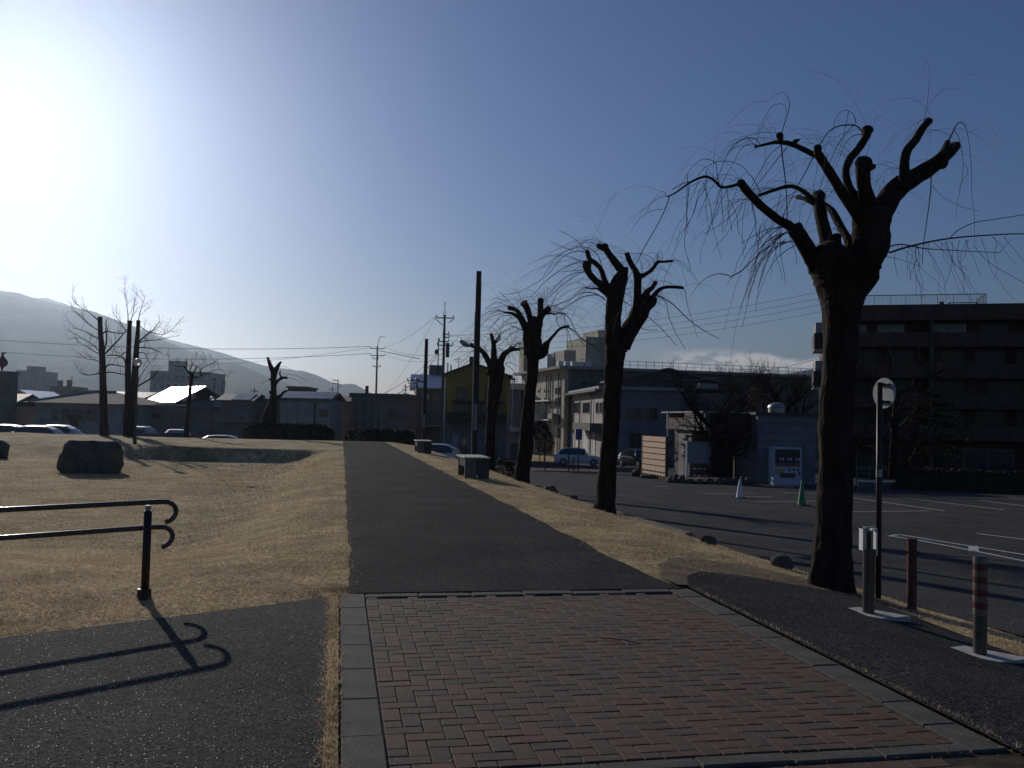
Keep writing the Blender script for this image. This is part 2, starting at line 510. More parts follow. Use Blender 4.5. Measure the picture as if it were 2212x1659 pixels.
pvO = Vector((-1.49, 7.95)); pvU = Vector((.982, .190)).normalized(); pvV = Vector((pvU.y, -pvU.x))
def pv(u, v): q = pvO + pvU * u + pvV * v; return q
PW, PH = 3.29, 4.16
def f_path(s, t):
    Y = 7.955 + (62 - 7.955) * t ** 1.5
    a, b = pL(Y), pR(Y)
    wob = .05 * mnoise.noise(Vector((Y * .9, 5, 0))) * min(1, t * 40)
    wob2 = .06 * mnoise.noise(Vector((Y * .9, 9, 0))) * min(1, t * 40)
    X = a + wob + (b - a + wob2 - wob) * s
    return X, Y + .1935 * (X - pL(Y)) * max(0, 1 - t * 12)
patch('path', f_path, 12, 150, .010, 'asph_path')
def diagY(X): return 7.8 + .74 * (X + 1.52)
def f_left(s, t):
    X = -1.56 + (-13 + 1.56) * s ** 1.4
    Y1 = diagY(X) + .05 * mnoise.noise(Vector((X * 1.5, 1, 0)))
    Y = Y1 - (Y1 + 6) * t
    if s == 0:
        pass
    xl = -1.49 + (7.95 - Y) * .1935 - .085 + .022 * mnoise.noise(Vector((Y * 3, 7, 0)))
    X = xl + (-13 - xl) * s ** 1.4
    return X, Y
patch('pavement', f_left, 40, 40, .012, 'asph_glint')
def f_seam(s, t):
    Y = 7.93 - 9 * t
    xl = -1.49 + (7.95 - Y) * .1935
    return xl - .16 + .15 * s, Y
patch('soil_seam', f_seam, 2, 60, .008, 'lawn')
RAX = lambda Y: float(np.interp(Y, [0, 8.57, 9.2, 9.7, 9.95], [1.735 + 8.57 * .1935, 1.735, 1.85, 2.1, 2.6]))
RBX = lambda Y: float(np.interp(Y, [0, 4, 7.2, 8.3, 9.3, 9.7, 9.95], [5.4, 4.6, 4.15, 3.98, 3.85, 3.6, 2.9]))
def f_right(s, t):
    Y = -1 + 10.95 * t
    a, b = RAX(Y), RBX(Y) + .06 * mnoise.noise(Vector((Y * 1.4, 2, 0)))
    return a + (b - a) * s, Y
patch('footpath', f_right, 16, 90, .017, 'asph_path')
def f_lot(s, t):
    Y = -4 + 102 * t
    a = pR(Y) + EO(Y) + .05 * mnoise.noise(Vector((Y * .6, 4, 0)))
    return a + (75 - a) * s, Y
patch('parking_lot', f_lot, 8, 120, 0, 'asph_lot', zf=lambda X, Y: lot(Y))
def f_street(s, t):
    return -130 + (pR(66) + 4 + 130) * s, 60.5 + 10 * t
patch('street', f_street, 60, 12, .03, 'asph_lot')

# painted lines on the lot
def line(x0, y0, x1, y1, w=.12):
    a, b = lotp(x0, y0), lotp(x1, y1)
    d = Vector((b.x - a.x, b.y - a.y)).normalized()
    n = Vector((-d.y, d.x)) * w / 2
    m = MB()
    m.add([(q.x + sgn * n.x, q.y + sgn * n.y, lot(q.y + sgn * n.y) + .006) for q, sgn in ((a, -1), (b, -1), (b, 1), (a, 1))], [(0, 1, 2, 3)])
    return tag(m.build('road_marking', 'line'), kind='structure')
for a in [(1517, 1067, 1634, 1066), (1610, 1073, 1668, 1073), (1630, 1084.5, 1764, 1083), (1413, 1051, 1441, 1051), (1692, 1065, 1764, 1065),
          (1956, 1076, 2171, 1102), (1840, 1075, 2041, 1104), (1838, 1106, 2008, 1104), (2116, 1081, 2260, 1099), (2180, 1076, 2300, 1088),
          (2111, 1153, 2260, 1171), (1854, 1138, 1893, 1139), (1942, 1155, 1991, 1163), (1991, 1163, 2109, 1182), (2109, 1182, 2260, 1206),
          (1921, 1158, 1982, 1167), (1982, 1167, 2097, 1189), (2097, 1189, 2260, 1222), (1921, 1158, 1942, 1155)]:
    line(*a, w=.10)
line(2103, 1179.5, 2103, 1191.5, w=.17)
# soil patch under the trees near the crossing
def f_soil(s, t):
    Y = 8.75 + 2.6 * t
    a = pR(Y) + .12 + 1.2 * t * t + .2 * mnoise.noise(Vector((Y * 1.6, 0, 1)))
    b = pR(Y) + 2.6 + .5 * math.sin(t * 3) + .3 * mnoise.noise(Vector((Y * 2, 0, 2)))
    return a + (b - a) * s, Y + .15 * mnoise.noise(Vector((s * 3, 0, 4)))
patch('bare_earth', f_soil, 20, 24, .007, 'soil')

# ------------------------------------------------------------------ brick paving
bed = MB()
bed.add([(*pv(u, v), -.010) for u, v in ((-.02, -.02), (PW + .02, -.02), (PW + .02, 8.5), (-.02, 8.5))], [(0, 1, 2, 3)])
paving = tag(bed.build('brick_paving', 'joint'), kind='structure')
pang = math.atan2(pvU.y, pvU.x)
def paver_mesh(w, l, h=.055, ch=.004):
    m = MB()
    vs = [(sx * w / 2, sy * l / 2, -h) for sx, sy in ((-1, -1), (1, -1), (1, 1), (-1, 1))]
    vs += [(sx * w / 2, sy * l / 2, -ch) for sx, sy in ((-1, -1), (1, -1), (1, 1), (-1, 1))]
    vs += [(sx * (w / 2 - ch), sy * (l / 2 - ch), 0) for sx, sy in ((-1, -1), (1, -1), (1, 1), (-1, 1))]
    fs = [(8, 9, 10, 11)]
    for k in range(4):
        k2 = (k + 1) % 4
        fs += [(k, k2, k2 + 4, k + 4), (k + 4, k2 + 4, k2 + 8, k + 8)]
    m.add(vs, fs)
    return m
bricks = []
u0, u1, v0, v1 = .221, PW - .221, .255, PH - .13
nu, nv = int((u1 - u0) / .1) + 3, int((v1 - v0) / .1) + 3
for i in range(-2, nu):
    for j in range(-2, nv):
        k = (i - j) % 4
        if k == 0: a = (i * .1, (i + 2) * .1, j * .1, (j + 1) * .1)
        elif k == 2: a = (i * .1, (i + 1) * .1, (j - 1) * .1, (j + 1) * .1)
        else: continue
        # the field starts after a first soldier column on the left
        b = (max(a[0] + u0, u0), min(a[1] + u0, u1), max(a[2] + v0, v0), min(a[3] + v0, v1))
        if b[1] - b[0] < .03 or b[3] - b[2] < .03: continue
        bricks.append(b)
bricks.sort(key=lambda b: -(b[2] + b[3]))
cache = {}
rest = {}
def brick_mat(b):
    x = rng.random()
    if b[1] > u1 - .25 and x < .5: return 'brick_orange'
    return 'brick_red' if x < .52 else ('brick_dark' if x < .78 else 'brick_grey')
for n, b in enumerate(bricks):
    w, l = b[1] - b[0] - .005, b[3] - b[2] - .005
    mt = brick_mat(b)
    c = pv((b[0] + b[1]) / 2, (b[2] + b[3]) / 2)
    X = c.x
    z = rng.uniform(-.0015, .001) + .004 * mnoise.noise(Vector((c.x * 2, c.y * 2, 0)))
    z -= .004 * ss(2.0, 3.3, (b[0] + b[1]) / 2)
    tilt = (rng.gauss(0, .006), rng.gauss(0, .006), -0 + pang + rng.gauss(0, .006))
    if n < 292:
        key = (round(w, 3), round(l, 3), mt)
        if key not in cache:
            o = paver_mesh(w, l).build('brick', mt, paving)
            cache[key] = o.data
        else:
            o = bpy.data.objects.new('brick', cache[key])
            COL.objects.link(o)
            o.parent = paving
        o.location = (c.x, c.y, z)
        o.rotation_euler = tilt
    else:
        mb = rest.setdefault(mt, MB())
        pm = paver_mesh(w, l)
        rot = Matrix.Translation((c.x, c.y, z)) @ Matrix.Rotation(tilt[2], 4, 'Z') @ Matrix.Rotation(tilt[0], 4, 'X') @ Matrix.Rotation(tilt[1], 4, 'Y')
        mb.add([rot @ Vector(q) for q in pm.v], pm.f)
restm = MB(); slots = []; fidx = []
for k, mb in rest.items():
    slots.append(k)
    fidx += [len(slots) - 1] * len(mb.f)
    restm.add(mb.v, mb.f)
ro = restm.build('bricks', slots[0], paving)
tag(ro, kind='stuff')
for k in slots[1:]:
    ro.data.materials.append(M[k])
ro.data.polygons.foreach_set('material_index', fidx)
# edging stones round the paving
def edge_run(ua, va, ub, vb, n, w, mat='edging', name='edging_stone', gap=.006):
    for k in range(n):
        a = (ua + (ub - ua) * k / n, va + (vb - va) * k / n)
        b = (ua + (ub - ua) * (k + 1) / n, va + (vb - va) * (k + 1) / n)
        l = math.hypot(b[0] - a[0], b[1] - a[1]) - gap
        horiz = abs(ub - ua) > abs(vb - va)
        key = (name, round(l, 3), w, horiz)
        if key not in cache:
            pm = paver_mesh(l, w, .09, .008) if horiz else paver_mesh(w, l, .09, .008)
            o = pm.build(name, mat, paving)
            cache[key] = o.data
        else:
            o = bpy.data.objects.new(name, cache[key]); COL.objects.link(o); o.parent = paving
        c = pv((a[0] + b[0]) / 2, (a[1] + b[1]) / 2)
        o.location = (c.x, c.y, rng.uniform(.001, .008))
        o.rotation_euler = (rng.gauss(0, .004), rng.gauss(0, .004), pang + rng.gauss(0, .005))
edge_run(.11, 0, .11, PH, 7, .21)
edge_run(PW - .11, 0, PW - .11, PH, 11, .20)
edge_run(.22, .08, PW - .22, .08, 6, .155)
edge_run(.24, PH - .05, PW - .22, PH - .05, 6, .11)
# drainage slots: fillers between short dark gaps along the far border
for k in range(9):
    u = .235 + k * .352
    c = pv(u + .045, .207)
    o = paver_mesh(.085, .085, .05).build('filler_brick', 'brick_red' if k % 2 else 'brick_grey', paving)
    o.location = (c.x, c.y, -.002)
    o.rotation_euler = (0, 0, pang)
# the next red paving this side of the edging
nb = MB()
for i in range(-3, 14):
    for j in range(0, 9):
        c = pv(.1 + i * .205 + (j % 2) * .1, PH + .09 + j * .105)
        nb.add([Matrix.Translation((c.x, c.y, -.004)) @ Matrix.Rotation(pang, 4, 'Z') @ Vector(q) for q in paver_mesh(.2, .1).v], paver_mesh(.2, .1).f)
o = nb.build('near_bricks', 'brick_red', paving)
tag(o, kind='stuff')

# ------------------------------------------------------------------ hills
def hills(name, prof, Y, depth, label=None, seed=0):
    # prof: skyline as picture columns/rows, resampled into a ridge with spurs
    px_ = [p[0] for p in prof]; py_ = [p[1] for p in prof]
    n = 150
    nj = 22
    vs = []
    for j in range(nj + 1):
        t = j / nj
        for i in range(n + 1):
            x = px_[0] + (px_[-1] - px_[0]) * i / n
            top = at(x, float(np.interp(x, px_, py_)), Y)
            hgt = top.z + 8
            if t <= .6:
                k = t / .6
                yy = Y - depth * (1 - k)
                sp = mnoise.noise(Vector((top.x * .0035 + seed, k * 1.2, 0))) * .35 + mnoise.noise(Vector((top.x * .012 + seed, k * 3, 5))) * .12
                z = -8 + hgt * (k ** (1.1) * (1 + sp * (1 - k) * 1.6))
            else:
                k = (t - .6) / .4
                yy = Y + depth * k
                z = -8 + hgt * (1 - k) ** 1.2
            z += .006 * hgt * mnoise.noise(Vector((top.x * .03, yy * .03, seed))) + .006 * hgt * mnoise.noise(Vector((top.x * .11, yy * .11, seed)))
            vs.append((top.x * yy / Y, yy, z))
    w = n + 1
    fs = [(j * w + i, j * w + i + 1, (j + 1) * w + i + 1, (j + 1) * w + i) for j in range(nj) for i in range(n)]
    m = MB(); m.v, m.f = vs, fs
    return tag(m.build('mountain', 'hill', smooth=True), kind='structure')
hills('m', [(-900, 690), (-500, 610), (-200, 605), (0, 626), (40, 632), (73, 641), (122, 654), (165, 662), (208, 672), (257, 690), (314, 715), (343, 727), (400, 752), (474, 781), (510, 783), (539, 796), (582, 813), (624, 828), (646, 836), (700, 850), (760, 880)], 1700, 700, seed=1)
hills('m', [(-300, 640), (100, 640), (250, 690), (314, 712), (368, 733), (429, 748), (478, 760), (515, 772), (571, 788), (614, 796), (657, 800), (689, 811), (715, 824), (738, 829), (764, 828), (781, 837), (800, 848), (830, 858), (1000, 880)], 2700, 900, seed=4)
hills('m', [(300, 870), (500, 845), (600, 846), (640, 842), (678, 837), (710, 842), (735, 852), (800, 872), (1200, 885), (1500, 868), (1640, 812), (1700, 806), (1753, 795), (1850, 800), (2400, 830), (3000, 870)], 3600, 900, seed=9)

# ------------------------------------------------------------------ haze in the valley
hzb = MB().box(-3800, 3900, -60, 5200, -5.5, 290)
hm = bpy.data.materials.new('haze_air')
hm.use_nodes = True
ht = hm.node_tree
ht.nodes.clear()
ho = ht.nodes.new('ShaderNodeOutputMaterial')
hv = ht.nodes.new('ShaderNodeVolumePrincipled')
hv.inputs['Color'].default_value = (.62, .78, 1.0, 1)
hv.inputs['Density'].default_value = HAZE_DENSITY
hv.inputs['Anisotropy'].default_value = HAZE_ANISO
ht.links.new(hv.outputs[0], ho.inputs['Volume'])
tag(hzb.build('haze', hm), kind='stuff')

# ------------------------------------------------------------------ trees
class Conv:
    def __init__(s, ox, oy, k): s.ox, s.oy, s.k = ox, oy, k
    def __call__(s, x, y): return s.ox + x * s.k, s.oy + y * s.k
ZA = Conv(1355.4, 169.4, .3873)
ZC = Conv(1016.6, 440.5, .2451)
Z3 = Conv(847, 542.2, .3269)
ID = Conv(0, 0, 1)
Z1 = Conv(0, 576, .2451)
Z2 = Conv(474.4, 643.8, .2145)

def smooth_path(P, Rr, sub=4):
    out_p, out_r = [], []
    n = len(P)
    for i in range(n - 1):
        p0, p1, p2, p3 = P[max(i - 1, 0)], P[i], P[i + 1], P[min(i + 2, n - 1)]
        for k in range(sub):
            t = k / sub
            q = .5 * ((2 * p1) + (p2 - p0) * t + (2 * p0 - 5 * p1 + 4 * p2 - p3) * t * t + (3 * p1 - p0 - 3 * p2 + p3) * t ** 3)
            out_p.append(q)
            out_r.append(Rr[i] * (1 - t) + Rr[i + 1] * t)
    out_p.append(P[-1]); out_r.append(Rr[-1])
    return out_p, out_r
def limb(rt_, name, cv, pts, Y, dy=0.0, sides=10, wob=.10, mat='bark', sub=4, bend=0.0):
    P, Rr = [], []
    n = len(pts)
    for i, (x, y, w) in enumerate(pts):
        X, Yp = cv(x, y)
        t = i / max(1, n - 1)
        yy = Y + dy * t ** 1.2
        P.append(at(X, Yp, yy))
        Rr.append(w * cv.k * yy / FPX / 2)
    p, r = smooth_path(P, Rr, sub)
    if pts[0][2] > 35 and Rr[-1] > .025:
        # swollen, uneven collar and a blunt saw cut
        dd_ = (p[-1] - p[-2]).normalized()
        r[-1] *= 1.10; r[-2] *= 1.06
        p.append(p[-1] + dd_ * r[-1] * .18); r.append(r[-1] * .93)
        for _k in range(2, len(r) - 2):
            r[_k] *= 1 + .09 * mnoise.noise(p[_k] * 6)
    m = MB().tube(p, r, sides, wob=wob, seed=rng.random() * 50)
    o = m.build(name, mat, rt_, smooth=True)
    return P, Rr, o

def droop(m, start, d, length, r0, g=.16, seg=13, curl=.08, sides=3, subs=2, wind=(-.02, 0, 0)):
    pts, rs = [Vector(start)], [r0]
    d = Vector(d).normalized()
    st = length / seg
    ends = []
    for k in range(seg):
        d = d + Vector((rng.gauss(0, curl) + wind[0], rng.gauss(0, curl) + wind[1], rng.gauss(0, curl * .7) - g * (1 - max(0, -d.z)) * (13 / seg)))
        d.normalize()
        pts.append(pts[-1] + d * st)
        rs.append(r0 * (1 - .75 * (k + 1) / seg))
        if subs and k > 1 and rng.random() < subs / seg:
            ends.append((pts[-1].copy(), d.copy(), length * rng.uniform(.25, .55), max(rs[-1] * .7, .0012)))
    m.tube(pts, rs, sides, cap=False)
    for e, dd, l, rr in ends:
        sd = Vector((rng.gauss(0, .6), rng.gauss(0, .6), rng.gauss(-.1, .35)))
        droop(m, e, dd + sd, l, rr, g * .8, 7, curl * 1.2, 3, 0, wind)

def willow(loc, label, trunk, cv_t, Y, limbs, twig_src, ntw, tl, seed, extra=None, tr=.0042, lean=-.5):
    rng.seed(seed)
    rt_ = root('willow_tree', loc, label, 'tree', 'pollarded willows along the path', world_parts=True)
    P, Rr = [], []
    for x0, x1, y in trunk:
        X, Yp = cv_t((x0 + x1) / 2, y)
        P.append(at(X, Yp, Y)); Rr.append((x1 - x0) * cv_t.k * Y / FPX / 2)
    base = Vector((P[0].x, Y, loc[2] - .12))
    P.insert(0, base); Rr.insert(0, Rr[0] * 1.12)
    p, r = smooth_path(P, Rr, 12)
    MB().tube(p, r, 48, wob=.10, seed=seed).build('trunk', 'bark', rt_, smooth=True)
    tips = []
    for cv, pts, dy in limbs:
        w = pts[0][2]
        PP, RR, o = limb(rt_, 'limb', cv, pts, Y, dy, sides=22 if w > 40 else 10, wob=.15 if w > 25 else .08, mat='bark' if w > 13 else 'bark_thin')
        tips.append((PP[-1], (PP[-1] - PP[-2]).normalized(), RR[-1]))
        for q in range(1, len(PP) - 1):
            if rng.random() < .5:
                tips.append((PP[q], (PP[q + 1] - PP[q]).normalized(), RR[q]))
    m = MB()
    for _ in range(ntw):
        b, d, rr = rng.choice(tips)
        d0 = Vector((rng.gauss(lean * .5, .55), rng.gauss(0, .5), rng.uniform(.1, .9))) + d * .5
        droop(m, b + Vector((rng.gauss(0, rr * .5), rng.gauss(0, rr * .5), rr * .4)), d0, rng.uniform(.35, 1) * tl, tr * rng.uniform(.55, 1.2), g=rng.uniform(.12, .26), wind=(-.025, 0, 0))
    for cv, x, y, dx, dz, L, rr_, n in twig_src:
        X, Yp = cv(x, y)
        for _ in range(n):
            s0 = at(X + rng.gauss(0, 2), Yp + rng.gauss(0, 2), Y)
            droop(m, s0, (dx + rng.gauss(0, .18), rng.gauss(0, .35), dz + rng.gauss(0, .18)), L * rng.uniform(.7, 1.15), rr_, g=rng.uniform(.09, .2), seg=16, subs=4)
    if extra: extra(m, rt_)
    tag(m.build('twigs', 'bark_thin', rt_), kind='stuff')
    return rt_

def x1(m, rt_):
    Y = 10.2
    def sp(pts, dy=0.3):
        P = [at(*ZA(x, y), Y + dy * i / len(pts)) for i, (x, y, w) in enumerate(pts)]
        r = [max(w * .3873 * Y / FPX / 2 * .9, .0014) for _, _, w in pts]
        p, r = smooth_path(P, r, 4)
        m.tube(p, r, 4, cap=False)
    sp([(858, 315, 5), (885, 220, 5), (905, 140, 4), (875, 82, 3), (830, 92, 3), (775, 128, 2.5), (700, 135, 2), (620, 195, 2), (545, 270, 2)])
    sp([(888, 185, 4), (870, 145, 3), (820, 148, 3), (780, 190, 2.5), (715, 320, 2)])
    sp([(740, 365, 5), (710, 335, 6), (650, 338, 5), (590, 375, 5), (545, 450, 4), (500, 560, 3), (440, 660, 3), (390, 780, 2)])
    sp([(735, 375, 5), (690, 365, 4), (640, 385, 4), (590, 470, 3), (520, 600, 3), (480, 700, 2)])
    sp([(1305, 295, 8), (1270, 262, 9), (1180, 265, 8), (1120, 300, 6), (1080, 360, 6), (1040, 430, 6), (1000, 510, 6), (950, 600, 5), (900, 700, 4), (885, 790, 3)])
    sp([(1275, 250, 6), (1262, 205, 5), (1230, 180, 4), (1190, 185, 3), (1160, 230, 3), (1145, 300, 2)])
    sp([(1265, 255, 5), (1200, 330, 4), (1150, 420, 4), (1090, 560, 4), (1060, 650, 3), (1010, 780, 3), (960, 900, 2)])
    sp([(1310, 312, 6), (1260, 320, 5), (1210, 370, 4), (1180, 450, 3), (1130, 560, 2), (1090, 700, 2)])
    sp([(1235, 180, 4), (1215, 270, 3), (1190, 380, 2), (1140, 500, 2), (1100, 620, 2)])
    sp([(510, 590, 6), (500, 530, 5), (490, 470, 5), (440, 450, 5), (400, 460, 4), (350, 510, 3), (300, 590, 3), (250, 680, 2), (200, 790, 2)])
    sp([(745, 640, 5), (720, 590, 4), (650, 500, 4), (580, 465, 4), (500, 465, 4), (430, 500, 3), (390, 545, 3)])
    sp([(855, 345, 8), (865, 440, 8), (880, 560, 7), (888, 660, 6), (892, 780, 4), (900, 820, 3)])
    sp([(345, 590, 5), (335, 700, 4), (325, 850, 4), (318, 940, 3), (350, 1050, 3), (330, 1080, 2)])
    sp([(890, 385, 6), (820, 470, 5), (750, 560, 4), (640, 690, 4), (540, 800, 3), (420, 870, 3)])
    sp([(860, 370, 5), (790, 430, 4), (740, 520, 4), (700, 590, 4), (660, 690, 3), (640, 850, 2), (650, 1000, 2)])
    sp([(235, 655, 6), (210, 730, 6), (160, 830, 5), (90, 950, 5), (40, 1050, 4), (-20, 1160, 3)])
    sp([(250, 620, 5), (300, 590, 5), (345, 575, 5)])
    sp([(195, 730, 4), (130, 740, 3), (60, 790, 3), (10, 870, 2)])
    U = rng.uniform
    for k in range(16):
        x0, y0 = U(860, 960), U(820, 930)
        pts = [(x0, y0, 5)]
        dx, dy_ = -U(45, 85), U(5, 45)
        n_ = rng.randrange(4, 7)
        for j in range(n_):
            x0 += dx; y0 += dy_
            dx *= U(.75, 1.0); dy_ = dy_ * U(1.0, 1.4) + U(0, 22)
            pts.append((x0, y0, max(2, 5 - j * .7)))
        sp(pts, dy=U(-1.1, 1.1))
    for k in range(26):   # long hanging wands under the left limbs
        x0, y0 = U(330, 1010), U(440, 700)
        y0 = 540 + (x0 - 330) * .42 + U(-70, 40) if x0 < 700 else U(600, 860)
        pts = [(x0, y0, 4)]
        dx = U(-40, 25)
        for j in range(rng.randrange(4, 8)):
            x0 += dx * U(.4, 1.2) + U(-10, 8); y0 += U(45, 80)
            pts.append((x0, y0, max(1.8, 4 - j * .4)))
        sp(pts, dy=U(-1.0, 1.0))
    sp([(570, 1100, 7), (500, 1090, 5), (430, 1120, 4), (380, 1170, 3), (350, 1220, 2)])
    sp([(570, 1110, 7), (640, 1070, 7), (700, 1010, 6), (770, 950, 6), (860, 880, 6)])
    sp([(1790, 352, 9), (1815, 300, 8), (1848, 246, 6), (1885, 270, 5), (1905, 360, 4), (1918, 500, 4), (1920, 640, 3), (1935, 780, 3), (1935, 930, 2)])
    sp([(1825, 290, 5), (1850, 340, 4), (1872, 450, 4), (1865, 560, 3), (1840, 700, 3), (1830, 780, 2)])
    sp([(1692, 490, 9), (1693, 600, 7), (1680, 720, 6), (1660, 860, 5), (1648, 960, 5), (1645, 1040, 4)])
    sp([(1880, 480, 3), (1900, 520, 3), (1870, 570, 3), (1850, 620, 3)])
    sp([(1700, 600, 3), (1760, 660, 3), (1850, 710, 3), (1960, 740, 2)])
    sp([(1460, 972, 13), (1600, 930, 12), (1800, 892, 10), (2050, 872, 8), (2230, 868, 7), (2420, 890, 5)])
    sp([(1462, 938, 9), (1530, 925, 8), (1650, 948, 7), (1800, 958, 5), (2075, 972, 4)])
    sp([(1800, 890, 6), (1840, 850, 6), (1930, 806, 5), (2050, 785, 5), (2230, 758, 4)])
    sp([(2078, 970, 4), (2110, 930, 3), (2150, 890, 2)])
    for k in range(26):
        x = U(1500, 2160)
        y = 935 - (x - 1500) * .09
        pts = [(x, y, 3.5)]
        dx = U(-15, 45)
        for j in range(rng.randrange(3, 7)):
            x += dx + U(-22, 22); y += U(30, 75)
            pts.append((x, y, 2.5 - j * .15))
        sp(pts, dy=U(-.9, .9))
    sp([(1930, 930, 4), (2010, 1020, 4), (2120, 1090, 3), (2230, 1150, 3)])
    sp([(1430, 990, 4), (1520, 1010, 3), (1640, 1050, 3)])
    for k in range(8):   # twigs down the trunk face
        x = 1080 + k * 38
        sp([(x, 990, 4), (x + 12, 1060, 3), (x - 6, 1150, 3), (x - 18, 1250, 2)], dy=-.35)
T1L = [
 (ZA, [(1060, 1060, 100), (1020, 980, 92), (965, 890, 88), (930, 835, 84)], -.1),
 (ZA, [(945, 860, 60), (890, 815, 52), (830, 780, 48), (740, 705, 46), (665, 625, 46), (632, 582, 44)], -.5),
 (ZA, [(625, 588, 20), (575, 602, 18), (522, 606, 15), (480, 566, 15), (430, 548, 15), (350, 580, 12), (280, 630, 9), (225, 660, 8)], -.9),
 (ZA, [(1130, 1010, 90), (1110, 900, 78), (1085, 790, 66), (1068, 700, 66), (1068, 655, 68)], .5),
 (ZA, [(1050, 690, 30), (1000, 645, 28), (950, 612, 24), (900, 602, 22), (820, 622, 20), (728, 655, 16)], .2),
 (ZA, [(1040, 700, 24), (990, 672, 24), (950, 662, 28)], .3),
 (ZA, [(1250, 960, 60), (1225, 890, 48), (1185, 820, 42), (1140, 740, 38), (1095, 705, 32)], .8),
 (ZA, [(1330, 820, 90), (1280, 760, 62), (1220, 670, 56), (1150, 560, 54), (1095, 475, 50), (1062, 415, 46), (1062, 388, 42)], -.6),
 (ZA, [(1085, 450, 34), (1030, 420, 34), (960, 385, 30), (900, 362, 28), (830, 356, 22), (770, 368, 16), (713, 382, 13)], -.8),
 (ZA, [(850, 356, 24), (852, 335, 36), (850, 318, 40)], -.7),
 (ZA, [(925, 370, 26), (935, 352, 26), (958, 342, 10)], -.7),
 (ZA, [(1340, 760, 80), (1300, 690, 62), (1245, 620, 46), (1218, 530, 42), (1238, 455, 42), (1290, 390, 42), (1328, 330, 44), (1337, 290, 60)], .6),
 (ZA, [(1350, 740, 100), (1328, 650, 78), (1314, 570, 80), (1314, 510, 84), (1318, 470, 88)], -.3),
 (ZA, [(1330, 505, 40), (1355, 500, 34), (1370, 492, 30)], -.4),
 (ZA, [(1250, 1250, 90), (1290, 1090, 210), (1350, 930, 215), (1362, 820, 205), (1372, 730, 190), (1380, 700, 130)], .0),
 (ZA, [(1385, 800, 150), (1450, 680, 130), (1520, 600, 110), (1600, 550, 92), (1690, 495, 84), (1745, 455, 74), (1800, 405, 62), (1832, 378, 48)], .7),
 (ZA, [(1530, 620, 75), (1543, 540, 58), (1545, 470, 52), (1560, 400, 50), (1605, 345, 45), (1640, 285, 38), (1682, 236, 40)], .2),
 (ZA, [(1720, 480, 50), (1760, 480, 46), (1776, 470, 26)], .5),
 (ZA, [(1745, 440, 50), (1770, 400, 44), (1785, 358, 30)], .5),
 (ZA, [(1180, 990, 60), (1170, 930, 52), (1166, 880, 44)], .1),
]
willow((3.69, 10.2, H(3.69, 10.2)), 'largest and nearest pollarded willow, its forked crown reaching high at the right', [(1748, 1842, 1250), (1757, 1839, 1215), (1763, 1838, 1110), (1772, 1841, 1001), (1769, 1841, 903), (1777, 1847, 805), (1781, 1851, 739), (1778, 1856, 674), (1768, 1866, 635), (1752, 1884, 590), (1742, 1898, 572), (1756, 1888, 560), (1790, 1866, 552)], ID, 10.2, T1L, [], 150, 1.15, 11, extra=x1, tr=.0026)

T2L = [
 (ZC, [(1290, 1330, 200), (1258, 1200, 160), (1255, 1080, 140), (1262, 930, 150), (1290, 760, 150), (1335, 620, 110), (1345, 560, 80)], -.1),
 (ZC, [(1345, 600, 80), (1305, 555, 72), (1245, 475, 60), (1195, 405, 54), (1180, 370, 56)], -.3),
 (ZC, [(1195, 400, 50), (1160, 385, 52), (1128, 368, 42)], -.2),
 (ZC, [(1230, 800, 90), (1180, 735, 80), (1105, 680, 58), (1045, 610, 56), (1025, 560, 72), (1025, 535, 76)], -.4),
 (ZC, [(1225, 760, 70), (1185, 680, 46), (1150, 580, 42), (1105, 525, 40), (1050, 488, 44), (1028, 420, 38)], .5),
 (ZC, [(1330, 1250, 170), (1400, 1120, 150), (1470, 1000, 160), (1530, 890, 140), (1560, 830, 100)], .2),
 (ZC, [(1570, 900, 80), (1600, 870, 76), (1618, 845, 50)], .3),
 (ZC, [(1455, 990, 90), (1468, 850, 68), (1472, 720, 62), (1468, 630, 66), (1430, 555, 46), (1395, 490, 44), (1378, 438, 44)], .1),
 (ZC, [(1485, 640, 56), (1530, 625, 38), (1585, 590, 34), (1620, 550, 32), (1650, 512, 30), (1700, 510, 22), (1782, 502, 20)], .5),
 (ZC, [(1530, 820, 70), (1560, 770, 50), (1600, 740, 40), (1628, 695, 38)], .3),
 (ZC, [(1590, 850, 50), (1620, 800, 38), (1665, 755, 34), (1720, 734, 30), (1800, 733, 28), (1868, 740, 26)], .5),
 (ZC, [(1190, 800, 24), (1120, 748, 20), (1070, 748, 12), (1012, 738, 9)], -.2),
]
def xs2(sets, Y, seedm):
    def fnx(m, rt_):
        for cv, pts, dy in sets:
            P = [at(*cv(x, y), Y + dy * i / len(pts)) for i, (x, y, w) in enumerate(pts)]
            r = [max(w * cv.k * Y / FPX / 2 * .85, .0024) for _, _, w in pts]
            p, r = smooth_path(P, r, 4)
            m.tube(p, r, 4, cap=False)
    return fnx
